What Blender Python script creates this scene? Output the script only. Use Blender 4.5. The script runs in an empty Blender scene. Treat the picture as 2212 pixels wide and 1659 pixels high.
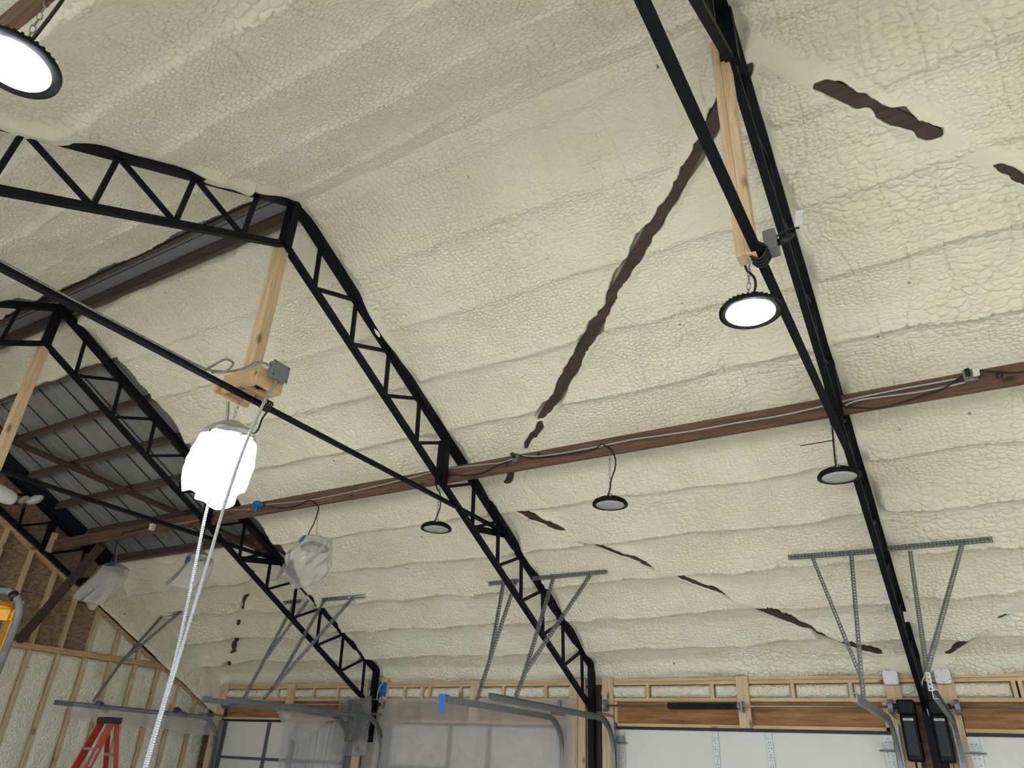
import bpy, bmesh, math, random
import numpy as np
from mathutils import Vector, Matrix
C = bpy.context.collection
S = bpy.context.scene
PI = math.pi

# ---------------------------------------------------------------- camera, world, exposure
H = 1.65                                   # eye height
FPX = 1563.03
PITCH, YAW, ROLL = 0.48839, -0.55967, 0.05214
_fw = Vector((math.sin(YAW)*math.cos(PITCH), math.cos(YAW)*math.cos(PITCH), math.sin(PITCH)))
_r0 = Vector((math.cos(YAW), -math.sin(YAW), 0)); _u0 = _r0.cross(_fw)
RIGHT = math.cos(ROLL)*_r0 + math.sin(ROLL)*_u0
UP = -math.sin(ROLL)*_r0 + math.cos(ROLL)*_u0
FWD = _fw
EYE = Vector((0, 0, H))
cd = bpy.data.cameras.new('camera'); cam = bpy.data.objects.new('camera', cd); C.objects.link(cam)
cam.matrix_world = Matrix((( RIGHT.x, UP.x, -FWD.x, 0), (RIGHT.y, UP.y, -FWD.y, 0), (RIGHT.z, UP.z, -FWD.z, H), (0, 0, 0, 1)))
cd.sensor_width = 36.0; cd.lens = 36.0*FPX/2212.0; cd.clip_start = 0.02; cd.clip_end = 200
S.camera = cam
sl = bpy.data.lights.new('sun', 'SUN'); sl.energy = 42.0; sl.color = (1.0, .95, .87); sl.angle = math.radians(.6)
so = bpy.data.objects.new('sun', sl); C.objects.link(so); so.rotation_euler = (math.radians(-42), math.radians(14), 0)   # high sun added to bounce off the yard through unseen rear openings
w = bpy.data.worlds.new('world'); S.world = w; w.use_nodes = True
w.node_tree.nodes['Background'].inputs[0].default_value = (0.75, 0.86, 1.0, 1)
w.node_tree.nodes['Background'].inputs[1].default_value = 4.0
S.view_settings.view_transform = 'Standard'; S.view_settings.look = 'None'
S.view_settings.gamma = 1.0; S.view_settings.use_curve_mapping = False
S.view_settings.exposure = -0.24
S.cycles.use_denoising = True; S.cycles.use_adaptive_sampling = True; S.cycles.adaptive_threshold = 0.035
S.cycles.max_bounces = 10; S.cycles.diffuse_bounces = 4; S.cycles.glossy_bounces = 3
S.cycles.transparent_max_bounces = 16; S.cycles.transmission_bounces = 4
S.cycles.sample_clamp_indirect = 6.0; S.cycles.caustics_reflective = False; S.cycles.caustics_refractive = False
LAMP = 820.0                               # radiance of a lit high-bay lens

# ---------------------------------------------------------------- the building's dimensions
X0, X1, X2, X3 = -11.232, -7.688, -4.159, -0.499        # roof truss planes
YR, M = 3.0135, 0.5043                                   # ridge, roof pitch
ZC = 5.815                                               # top chord centre line at the ridge
CA = 1/math.hypot(1, M); SA = M*CA
YE = 8.88; YW = 8.98                                     # truss foot, front of the door wall framing
YB = 5.474                                               # front face of the long timber beam
ZT = 3.968                                               # height of the tie bars
def zbot(y): return 5.365 - 0.515*abs(y-YR)              # bottom chord
def ztop(y): return ZC - M*abs(y-YR)
def roof(x, s, h=0.0):                                   # point on the roof: s down the slope, h up from the chord line
    a = abs(s)
    sg = 1 if s >= 0 else -1
    return Vector((x, YR + sg*(a*CA + h*SA), ZC - a*SA + h*CA))
def ray(px, py): return FWD + RIGHT*((px-1106)/FPX) - UP*((py-829.5)/FPX)
def on_y(px, py, y): d = ray(px, py); return EYE + d*(y/d.y)
def on_x(px, py, x): d = ray(px, py); return EYE + d*(x/d.x)
def on_z(px, py, z): d = ray(px, py); return EYE + d*((z-H)/d.z)
def on_roof(px, py, h):                                  # door-side slope, h up from the chord line
    d = ray(px, py); zz = ZC + h/CA - H
    return EYE + d*((zz + YR*M)/(d.z + M*d.y))

# ---------------------------------------------------------------- materials
def lin(hx):
    v = [int(hx[i:i+2], 16)/255 for i in (0, 2, 4)]
    return tuple((c/12.92 if c <= .04045 else ((c+.055)/1.055)**2.4) for c in v) + (1,)
def newmat(n):
    m = bpy.data.materials.new(n); m.use_nodes = True
    nt = m.node_tree; return m, nt, nt.nodes['Principled BSDF']
def node(nt, t, **kw):
    n = nt.nodes.new(t)
    for k, v in kw.items():
        if k.startswith('i_'): n.inputs[int(k[2:])].default_value = v
        else: setattr(n, k, v)
    return n
def plain(n, hx, rough=.6, metal=0.0, var=.12, scale=14.0, bump=0.0, spec=None):
    m, nt, b = newmat(n)
    tc = node(nt, 'ShaderNodeTexCoord'); no = node(nt, 'ShaderNodeTexNoise'); no.inputs['Scale'].default_value = scale; no.inputs['Detail'].default_value = 5
    nt.links.new(tc.outputs['Object'], no.inputs['Vector'])
    r = node(nt, 'ShaderNodeValToRGB'); c = lin(hx)
    r.color_ramp.elements[0].position = .3; r.color_ramp.elements[1].position = .7
    r.color_ramp.elements[0].color = tuple(max(0, x*(1-var)) for x in c[:3])+(1,)
    r.color_ramp.elements[1].color = tuple(min(1, x*(1+var)) for x in c[:3])+(1,)
    nt.links.new(no.outputs['Fac'], r.inputs[0]); nt.links.new(r.outputs[0], b.inputs['Base Color'])
    b.inputs['Roughness'].default_value = rough; b.inputs['Metallic'].default_value = metal
    if spec is not None: b.inputs['Specular IOR Level'].default_value = spec
    if bump:
        bp = node(nt, 'ShaderNodeBump'); bp.inputs['Strength'].default_value = bump; bp.inputs['Distance'].default_value = .01
        nt.links.new(no.outputs['Fac'], bp.inputs['Height']); nt.links.new(bp.outputs[0], b.inputs['Normal'])
    return m
def wood(n, light, dark, axis, rough=.7, knots=True, grain=1.0):
    m, nt, b = newmat(n)
    tc = node(nt, 'ShaderNodeTexCoord'); mp = node(nt, 'ShaderNodeMapping'); nt.links.new(tc.outputs['Object'], mp.inputs[0])
    sc = [14.0*grain]*3; sc['xyz'.index(axis)] = .9; mp.inputs['Scale'].default_value = sc
    no = node(nt, 'ShaderNodeTexNoise'); no.inputs['Scale'].default_value = 3.0; no.inputs['Detail'].default_value = 8; no.inputs['Distortion'].default_value = .6
    nt.links.new(mp.outputs[0], no.inputs['Vector'])
    r = node(nt, 'ShaderNodeValToRGB'); e = r.color_ramp.elements
    e[0].position = .33; e[0].color = lin(dark); e[1].position = .68; e[1].color = lin(light)
    nt.links.new(no.outputs['Fac'], r.inputs[0])
    last = r.outputs[0]
    if knots:
        mk = node(nt, 'ShaderNodeMapping'); nt.links.new(tc.outputs['Object'], mk.inputs[0])
        s2 = [6.0]*3; s2['xyz'.index(axis)] = 2.4; mk.inputs['Scale'].default_value = s2
        vo = node(nt, 'ShaderNodeTexVoronoi'); vo.inputs['Scale'].default_value = 1.0; nt.links.new(mk.outputs[0], vo.inputs['Vector'])
        kr = node(nt, 'ShaderNodeValToRGB'); kr.color_ramp.elements[0].position = .07; kr.color_ramp.elements[1].position = .16
        kr.color_ramp.elements[0].color = (1, 1, 1, 1); kr.color_ramp.elements[1].color = (0, 0, 0, 1)
        nt.links.new(vo.outputs['Distance'], kr.inputs[0])
        mx = node(nt, 'ShaderNodeMixRGB'); mx.inputs[2].default_value = tuple(c*.35 for c in lin(dark)[:3])+(1,)
        nt.links.new(kr.outputs[0], mx.inputs[0]); nt.links.new(last, mx.inputs[1]); last = mx.outputs[0]
    nt.links.new(last, b.inputs['Base Color']); b.inputs['Roughness'].default_value = rough
    bp = node(nt, 'ShaderNodeBump'); bp.inputs['Strength'].default_value = .15; bp.inputs['Distance'].default_value = .004
    nt.links.new(no.outputs['Fac'], bp.inputs['Height']); nt.links.new(bp.outputs[0], b.inputs['Normal'])
    return m
def foam(n, c_lo, c_hi, bump=0.0):
    m, nt, b = newmat(n)
    tc = node(nt, 'ShaderNodeTexCoord')
    big = node(nt, 'ShaderNodeTexNoise'); big.inputs['Scale'].default_value = 1.3; big.inputs['Detail'].default_value = 3
    nt.links.new(tc.outputs['Object'], big.inputs['Vector'])
    r = node(nt, 'ShaderNodeValToRGB'); e = r.color_ramp.elements
    e[0].position = .35; e[0].color = lin(c_lo); e[1].position = .62; e[1].color = lin(c_hi)
    nt.links.new(big.outputs['Fac'], r.inputs[0])
    # tan scorch specks
    sp = node(nt, 'ShaderNodeTexVoronoi'); sp.inputs['Scale'].default_value = 2.3; nt.links.new(tc.outputs['Object'], sp.inputs['Vector'])
    kr = node(nt, 'ShaderNodeValToRGB'); kr.color_ramp.elements[0].position = .02; kr.color_ramp.elements[1].position = .04
    kr.color_ramp.elements[0].color = (1, 1, 1, 1); kr.color_ramp.elements[1].color = (0, 0, 0, 1); nt.links.new(sp.outputs['Distance'], kr.inputs[0])
    mx = node(nt, 'ShaderNodeMixRGB'); mx.inputs[2].default_value = lin('9a8a5e'); nt.links.new(kr.outputs[0], mx.inputs[0]); nt.links.new(r.outputs[0], mx.inputs[1])
    nt.links.new(mx.outputs[0], b.inputs['Base Color']); b.inputs['Roughness'].default_value = .8; b.inputs['Specular IOR Level'].default_value = .2
    if bump:
        wn = node(nt, 'ShaderNodeTexNoise'); wn.inputs['Scale'].default_value = 14; nt.links.new(tc.outputs['Object'], wn.inputs['Vector'])
        wm = node(nt, 'ShaderNodeMixRGB'); wm.inputs[0].default_value = .05; nt.links.new(tc.outputs['Object'], wm.inputs[1]); nt.links.new(wn.outputs['Color'], wm.inputs[2])
        vo = node(nt, 'ShaderNodeTexVoronoi', feature='SMOOTH_F1'); vo.inputs['Scale'].default_value = 40; vo.inputs['Smoothness'].default_value = .35; nt.links.new(wm.outputs[0], vo.inputs['Vector'])
        bp = node(nt, 'ShaderNodeBump'); bp.inputs['Strength'].default_value = bump; bp.inputs['Distance'].default_value = .022; bp.invert = True
        nt.links.new(vo.outputs['Distance'], bp.inputs['Height']); nt.links.new(bp.outputs[0], b.inputs['Normal'])
    return m
def plastic_film(n, clear, tint='e6e7ea', rough=.22, spec=.5, vary=.04):
    m, nt, b = newmat(n); nt.nodes.remove(b)
    out = nt.nodes['Material Output']
    tr = node(nt, 'ShaderNodeBsdfTransparent'); df = node(nt, 'ShaderNodeBsdfDiffuse'); tl = node(nt, 'ShaderNodeBsdfTranslucent'); gl = node(nt, 'ShaderNodeBsdfGlossy')
    df.inputs[0].default_value = lin(tint); tl.inputs[0].default_value = lin(tint); gl.inputs['Roughness'].default_value = rough
    tc = node(nt, 'ShaderNodeTexCoord'); no = node(nt, 'ShaderNodeTexNoise'); no.inputs['Scale'].default_value = 4; no.inputs['Detail'].default_value = 4; no.inputs['Distortion'].default_value = .8
    nt.links.new(tc.outputs['Object'], no.inputs['Vector'])
    bp = node(nt, 'ShaderNodeBump'); bp.inputs['Strength'].default_value =   .22; bp.inputs['Distance'].default_value = .03
    nt.links.new(no.outputs['Fac'], bp.inputs['Height'])
    for q in (df, tl, gl): nt.links.new(bp.outputs[0], q.inputs['Normal'])
    m1 = node(nt, 'ShaderNodeMixShader'); m1.inputs[0].default_value = .5; nt.links.new(df.outputs[0], m1.inputs[1]); nt.links.new(tl.outputs[0], m1.inputs[2])
    m2 = node(nt, 'ShaderNodeMixShader'); mr = node(nt, 'ShaderNodeMapRange'); mr.inputs['From Min'].default_value = .3; mr.inputs['From Max'].default_value = .7
    mr.inputs['To Min'].default_value = clear+vary; mr.inputs['To Max'].default_value = clear-vary; nt.links.new(no.outputs['Fac'], mr.inputs['Value'])
    nt.links.new(mr.outputs[0], m2.inputs[0]); nt.links.new(m1.outputs[0], m2.inputs[1]); nt.links.new(tr.outputs[0], m2.inputs[2])
    lw = node(nt, 'ShaderNodeLayerWeight'); lw.inputs['Blend'].default_value = .25; nt.links.new(bp.outputs[0], lw.inputs['Normal'])
    ml = node(nt, 'ShaderNodeMath', operation='MULTIPLY'); ml.inputs[1].default_value = spec; nt.links.new(lw.outputs['Fresnel'], ml.inputs[0])
    m3 = node(nt, 'ShaderNodeMixShader'); nt.links.new(ml.outputs[0], m3.inputs[0]); nt.links.new(m2.outputs[0], m3.inputs[1]); nt.links.new(gl.outputs[0], m3.inputs[2])
    nt.links.new(m3.outputs[0], out.inputs[0]); return m
def emit(n, col, strength):
    m, nt, b = newmat(n); b.inputs['Base Color'].default_value = (.8, .8, .8, 1)
    b.inputs['Emission Color'].default_value = col; b.inputs['Emission Strength'].default_value = strength; return m
def osb(n):
    m, nt, b = newmat(n)
    tc = node(nt, 'ShaderNodeTexCoord'); mp = node(nt, 'ShaderNodeMapping'); mp.inputs['Scale'].default_value = (1, 22, 34); nt.links.new(tc.outputs['Object'], mp.inputs[0])
    vo = node(nt, 'ShaderNodeTexVoronoi'); vo.inputs['Scale'].default_value = 1.0; nt.links.new(mp.outputs[0], vo.inputs['Vector'])
    no = node(nt, 'ShaderNodeTexNoise'); no.inputs['Scale'].default_value = 2.2; no.inputs['Detail'].default_value = 6; nt.links.new(mp.outputs[0], no.inputs['Vector'])
    mx = node(nt, 'ShaderNodeMixRGB'); mx.inputs[0].default_value = .6; nt.links.new(vo.outputs['Color'], mx.inputs[1]); nt.links.new(no.outputs['Fac'], mx.inputs[2])
    bw = node(nt, 'ShaderNodeRGBToBW'); nt.links.new(mx.outputs[0], bw.inputs[0])
    r = node(nt, 'ShaderNodeValToRGB'); e = r.color_ramp.elements
    e[0].position = .25; e[0].color = lin('66513f'); e[1].position = .7; e[1].color = lin('a88e74')
    nt.links.new(bw.outputs[0], r.inputs[0]); nt.links.new(r.outputs[0], b.inputs['Base Color']); b.inputs['Roughness'].default_value = .75
    return m

MF = foam('sprayed foam', 'e7e4d0', 'efecdc')
MFW = foam('sprayed wall foam', 'e9e4cc', 'f2eedf', .7)
MSTEEL = plain('black truss steel', '080b14', .6, .0, .3, 20, spec=.22)
MNAVY = plain('dark navy steel', '0d1626', .5, .0, .2, 8)
MRUB = plain('black rubber', '08090b', .55)
MBLACK = plain('black cast aluminium', '050609', .5, .0, spec=.2)
MGALV = plain('galvanised steel', '8e9295', .42, .75, .15, 30)
MGALVL = plain('bright galvanised steel', 'c6c8c8', .5, .35, .08, 30)
MGALVD = plain('dull galvanised steel', '84898d', .5, .55, .15, 30)
MDECK = plain('bare metal roofing', '8f9192', .6, .1, .08, 3)
MCAP = plain('grey ridge metal', '8a8b92', .6, .0, .08, 4)
MDOOR = plain('white door skin', 'dedbd8', .5, 0, .02, 2)
MDGREY = plain('grey door rail', '5c5f64', .5, .2)
MPX = wood('pine along x', 'd9bf9c', 'c3a077', 'x'); MPY = wood('pine along y', 'd8b991', 'bd966a', 'y'); MPZ = wood('pine along z', 'dac3a4', 'c4a783', 'z')
MHX = wood('yellow pine header', 'a97a48', '7f5530', 'x', grain=.6)
MBX = wood('brown stained timber', '755746', '4c372c', 'x', grain=.8); MBZ = wood('dark brown post', '3a2b25', '241b18', 'z')
MBR = wood('dark brown brace', '4f3d37', '372a25', 'x', knots=False); MPUR = wood('weathered purlin', '63554d', '463a34', 'x', knots=False)
MOSB = osb('strand board')
MFLOOR = plain('concrete floor', 'b9b4aa', .6, 0, .08, 1.5)
MBLUE = plain('blue masking tape', '1a62b8', .6, 0, .08)
MRED = plain('red fibreglass', '9c1f1c', .45, 0, .08); MRED2 = plain('weathered red fibreglass', 'a8463a', .5, 0, .12)
MALU = plain('worn aluminium', 'a09c93', .5, .4, .12); MCAPL = plain('stained black plastic', '26241f', .7, 0, .5, 40)
MYEL = plain('yellow scaffold paint', 'e0a11c', .45, 0, .1, 25); MHOSE = plain('grey hose jacket', '6f7277', .75, 0, .25, 12)
MSUIT = plain('white coverall', 'd5d2d0', .85, 0, .06, 9, .3); MGLOVE = plain('dirty glove', '8c8770', .8, 0, .3, 30); MSKIN = plain('skin', 'b98668', .6); MHAIR = plain('dark hair', '2a1f18', .7); MCUFF = plain('black cuff', '17181c', .8)
MLENS = plain('unlit lamp lens', 'b7b8ba', .35, 0, .1, 25)
MLIT = emit('lit lamp lens', (.86, .94, 1.0, 1), LAMP)
MFILM = plastic_film('clear plastic film', .5); MFILM2 = plastic_film('milky plastic sheet', .40, 'e6e3df', .4, .15, .06); MBAG = plastic_film('crumpled bag film', .52, 'f0f2f2', .2, .6); MWRAP = plastic_film('grey clear wrap', .62, 'c4c7c8', .2, .7)
MWHITE = plain('white plastic', 'e3e1e4', .35, 0, .02); MTAG = plain('white paper tag', 'dcdcda', .7)
MGREYP = plain('grey plastic box', '74787a', .55, 0, .05); MSCREEN = plain('dark grey cover', '12171d', .4, 0, .05, spec=.25)

# ---------------------------------------------------------------- mesh builder
class MB:
    def __init__(s): s.v = []; s.f = []
    def add(s, vs, fs):
        o = len(s.v); s.v += [tuple(v) for v in vs]; s.f += [tuple(i+o for i in f) for f in fs]; return s
    def box(s, x0, x1, y0, y1, z0, z1):
        return s.add([(x0,y0,z0),(x1,y0,z0),(x1,y1,z0),(x0,y1,z0),(x0,y0,z1),(x1,y0,z1),(x1,y1,z1),(x0,y1,z1)],
                     [(0,3,2,1),(4,5,6,7),(0,1,5,4),(1,2,6,5),(2,3,7,6),(3,0,4,7)])
    def bar(s, p, q, wd, ht, up=(0, 0, 1)):              # rectangular bar p->q, wd across, ht along 'up'
        p, q = Vector(p), Vector(q); d = (q-p).normalized(); up = Vector(up)
        a = d.cross(up)
        if a.length < 1e-4: a = d.cross(Vector((1, 0, 0)))
        a.normalize(); b = a.cross(d).normalized()
        c = [(-1,-1),(1,-1),(1,1),(-1,1)]
        vs = [p + a*(i*wd/2) + b*(j*ht/2) for i, j in c] + [q + a*(i*wd/2) + b*(j*ht/2) for i, j in c]
        return s.add(vs, [(3,2,1,0),(4,5,6,7),(0,1,5,4),(1,2,6,5),(2,3,7,6),(3,0,4,7)])
    def angle(s, p, q, leg, t, up=(0, 0, 1), flip=1):    # L section
        p, q = Vector(p), Vector(q); d = (q-p).normalized(); up = Vector(up); a = d.cross(up).normalized()*flip; b = up - d*up.dot(d); b.normalize()
        pr = [(0,0),(leg,0),(leg,t),(t,t),(t,leg),(0,leg)]
        vs = [p + a*(i-leg/2) + b*(j-leg/2) for i, j in pr] + [q + a*(i-leg/2) + b*(j-leg/2) for i, j in pr]
        n = 6
        return s.add(vs, [(0,1,2,3),(0,3,4,5),(9,8,7,6),(11,10,9,6)] + [(i,(i+1)%n+0,(i+1)%n+n,i+n) for i in range(n)])
    def perforated(s, p, q, leg, pitch=.03, hole=.011, nrm=(0,0,1), second=True):   # punched angle: two strips with square holes right through
        p, q = Vector(p), Vector(q); d = (q-p); L = d.length; d.normalize(); nrm = Vector(nrm); a = d.cross(nrm).normalized(); b = a.cross(d).normalized()
        def strip(org, across):
            n = max(2, int(L/pitch)); g = L/n
            ss = [0]
            for i in range(n): ss += [i*g + (g-hole)/2, i*g + (g+hole)/2]
            ss.append(L)
            tt = [0, (leg-hole)/2, (leg+hole)/2, leg]
            vs = [org + d*u + across*v for u in ss for v in tt]; fs = []
            for i in range(len(ss)-1):
                for j in range(3):
                    if j == 1 and i % 2 == 1: continue
                    fs.append((i*4+j, i*4+j+1, i*4+j+5, i*4+j+4))
            s.add(vs, fs)
        strip(p - a*(leg/2), a)
        if second: strip(p - a*(leg/2), b)
        return s
    def tube(s, pts, r, n=8, closed=False, cap=True):
        pts = [Vector(p) for p in pts]; k = len(pts); rings = []
        prev = None
        for i, p in enumerate(pts):
            if closed: t = (pts[(i+1) % k] - pts[i-1])
            else: t = pts[min(i+1, k-1)] - pts[max(i-1, 0)]
            t.normalize()
            if prev is None:
                a = t.cross(Vector((0, 0, 1)))
                if a.length < .05: a = t.cross(Vector((1, 0, 0)))
            else: a = prev - t*prev.dot(t)
            a.normalize(); prev = a; b = t.cross(a)
            rr = r[i] if isinstance(r, (list, tuple)) else r
            rings.append([p + (a*math.cos(2*PI*j/n) + b*math.sin(2*PI*j/n))*rr for j in range(n)])
        vs = [v for g in rings for v in g]; fs = []
        m = k if closed else k-1
        for i in range(m):
            i2 = (i+1) % k
            for j in range(n): fs.append((i*n+j, i*n+(j+1) % n, i2*n+(j+1) % n, i2*n+j))
        if cap and not closed: fs += [tuple(reversed(range(n))), tuple((k-1)*n+j for j in range(n))]
        return s.add(vs, fs)
    def lathe(s, prof, c=(0, 0, 0), n=32, close=True):
        c = Vector(c); vs = []; fs = []; k = len(prof)
        for r, z in prof: vs += [c + Vector((r*math.cos(2*PI*j/n), r*math.sin(2*PI*j/n), z)) for j in range(n)]
        for i in range(k-1):
            for j in range(n): fs.append((i*n+j, i*n+(j+1) % n, (i+1)*n+(j+1) % n, (i+1)*n+j))
        if close:
            if prof[0][0] > 1e-4: fs.append(tuple(reversed(range(n))))
            if prof[-1][0] > 1e-4: fs.append(tuple((k-1)*n+j for j in range(n)))
        return s.add(vs, fs)
    def rounded(s, x0, x1, z0, z1, y0, y1, r, n=6):      # rounded rectangle in xz, extruded along y, front edge softened
        def ring(k, y):
            out = []
            for cx, cz, a0 in ((x1-r, z1-r, 0), (x0+r, z1-r, 90), (x0+r, z0+r, 180), (x1-r, z0+r, 270)):
                for i in range(n+1):
                    a = math.radians(a0 + 90*i/n); out.append((cx+(r-k)*math.cos(a), y, cz+(r-k)*math.sin(a)))
            return out
        rs = [ring(.006, y0), ring(.002, y0+.002), ring(0, y0+.007), ring(0, y1)]; m = len(rs[0]); vs = [v for q in rs for v in q]
        fs = [tuple(range(m)), tuple(reversed([3*m+i for i in range(m)]))]
        for k in range(3): fs += [(k*m+i, (k+1)*m+i, (k+1)*m+(i+1) % m, k*m+(i+1) % m) for i in range(m)]
        return s.add(vs, fs)
    def grid(s, P):                                      # P[i][j] points
        P = np.asarray(P); a, b = P.shape[:2]; o = len(s.v)
        s.v += [tuple(v) for v in P.reshape(-1, 3)]
        s.f += [(o+i*b+j, o+i*b+j+1, o+(i+1)*b+j+1, o+(i+1)*b+j) for i in range(a-1) for j in range(b-1)]; return s
    def build(s, name, mat, parent=None, smooth=False, bevel=0):
        loc = parent_loc(parent)
        me = bpy.data.meshes.new(name); me.from_pydata([tuple(Vector(v)-loc) for v in s.v], [], s.f); me.update()
        if smooth:
            for p in me.polygons: p.use_smooth = True
        me.materials.append(mat); o = bpy.data.objects.new(name, me); C.objects.link(o)
        if parent is not None: o.parent = parent
        if bevel:
            b = o.modifiers.new('b', 'BEVEL'); b.width = bevel; b.segments = 2; b.limit_method = 'ANGLE'; b.angle_limit = math.radians(50)
        return o
WORLD = {}
def parent_loc(p):
    v = Vector((0, 0, 0))
    while p is not None: v = v + p.location; p = p.parent
    return v
def tag(o, label, cat, group=None, kind=None):
    o['label'] = label; o['category'] = cat
    if group: o['group'] = group
    if kind: o['kind'] = kind
    return o
def thing(name, label, cat, loc, group=None):
    o = bpy.data.objects.new(name, None); C.objects.link(o); o.location = loc; o.empty_display_size = .1
    return tag(o, label, cat, group)
def struct(o): o['kind'] = 'structure'; return o
def sgroup(name, loc=(0, 0, 0)):
    o = bpy.data.objects.new(name, None); C.objects.link(o); o.location = loc; o.empty_display_size = .1; o['kind'] = 'structure'; return o
def kids(o): return [c for c in bpy.data.objects if c.parent == o]
def copy_tree(o, loc, label=None):
    ch = {}
    for c in bpy.data.objects:
        if c.parent: ch.setdefault(c.parent.name, []).append(c)
    def rec(a, par):
        n = a.copy(); C.objects.link(n)
        if par is not None: n.parent = par
        for c in ch.get(a.name, []): rec(c, n)
        return n
    r = rec(o, None); r.location = loc
    if label: r['label'] = label
    return r
def smooth_path(pts, k=6):                               # Catmull-Rom through the points
    pts = [Vector(p) for p in pts]; out = []
    for i in range(len(pts)-1):
        a, b, c, d = pts[max(i-1, 0)], pts[i], pts[i+1], pts[min(i+2, len(pts)-1)]
        for j in range(k):
            t = j/k
            out.append(.5*((2*b) + (c-a)*t + (2*a-5*b+4*c-d)*t*t + (3*b-a-3*c+d)*t**3))
    out.append(pts[-1]); return out

# ---------------------------------------------------------------- noise for the sprayed foam
def _hash(i, j, seed):
    v = np.sin(i*127.1 + j*311.7 + seed*74.7)*43758.5453
    return v - np.floor(v)
def vnoise(x, y, seed=0):
    i = np.floor(x); j = np.floor(y); u = x-i; v = y-j
    u = u*u*(3-2*u); v = v*v*(3-2*v)
    a = _hash(i, j, seed)*(1-u) + _hash(i+1, j, seed)*u
    b = _hash(i, j+1, seed)*(1-u) + _hash(i+1, j+1, seed)*u
    return a*(1-v) + b*v
def fbm(x, y, seed=0, o=3):
    t = 0; a = .5; n = 0
    for k in range(o): t = t + a*vnoise(x*2**k, y*2**k, seed+k*13); n += a; a *= .5
    return t/n
def worley(x, y, seed=0):                               # distance to the nearest and to the second nearest cell point
    i = np.floor(x); j = np.floor(y); f1 = np.full(x.shape, 9.0); f2 = f1.copy()
    for di in (-1, 0, 1):
        for dj in (-1, 0, 1):
            cx = i+di; cy = j+dj
            d = (cx + .1 + .8*_hash(cx, cy, seed) - x)**2 + (cy + .1 + .8*_hash(cx, cy, seed+5) - y)**2
            f2 = np.minimum(f2, np.maximum(f1, d)); f1 = np.minimum(f1, d)
    return np.sqrt(f1), np.sqrt(f2)
def sstep(a, b, x): t = np.clip((x-a)/(b-a), 0, 1); return t*t*(3-2*t)

# brace lines (x, s) in the roof plane: from the ridge at one truss to mid slope at the next and back to the eave,
# each with the stretches (in s) that the foam left bare and their half width
BR = [((X3+.12, .28), (X2+.12, 3.62), [(.35, 2.70, .043), (2.72, 3.02, .02), (3.14, 3.42, .03)]),
      ((X2+.14, 3.70), (X3-.1, 6.72), [(3.78, 4.19, .032), (4.30, 4.90, .022), (4.98, 5.46, .026), (5.60, 6.50, .04)]),
      ((X3+.12, .32), (X3+3.3, 3.62), [(.62, 1.22, .044), (1.5, 1.72, .018), (2.0, 2.4, .02)]),
      ((X3+3.3, 3.62), (X3+.1, 6.68), [(4.3, 4.6, .02), (5.92, 6.0, .02), (6.18, 6.53, .036)]),
      ((X0+.12, .75), (X1-.05, 4.02), [(.7, 3.9, .06)]),
      ((X1-.1, 3.75), (X0+.1, 6.7), [(3.7, 4.0, .05), (4.2, 4.32, .02), (4.66, 4.98, .024), (5.2, 5.34, .02), (5.58, 6.02, .03), (6.12, 6.34, .03)])]
S_HOLE0, S_HOLE1 = .80, 3.80
PURL = [.155 + .598*k for k in range(11)]

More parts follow.
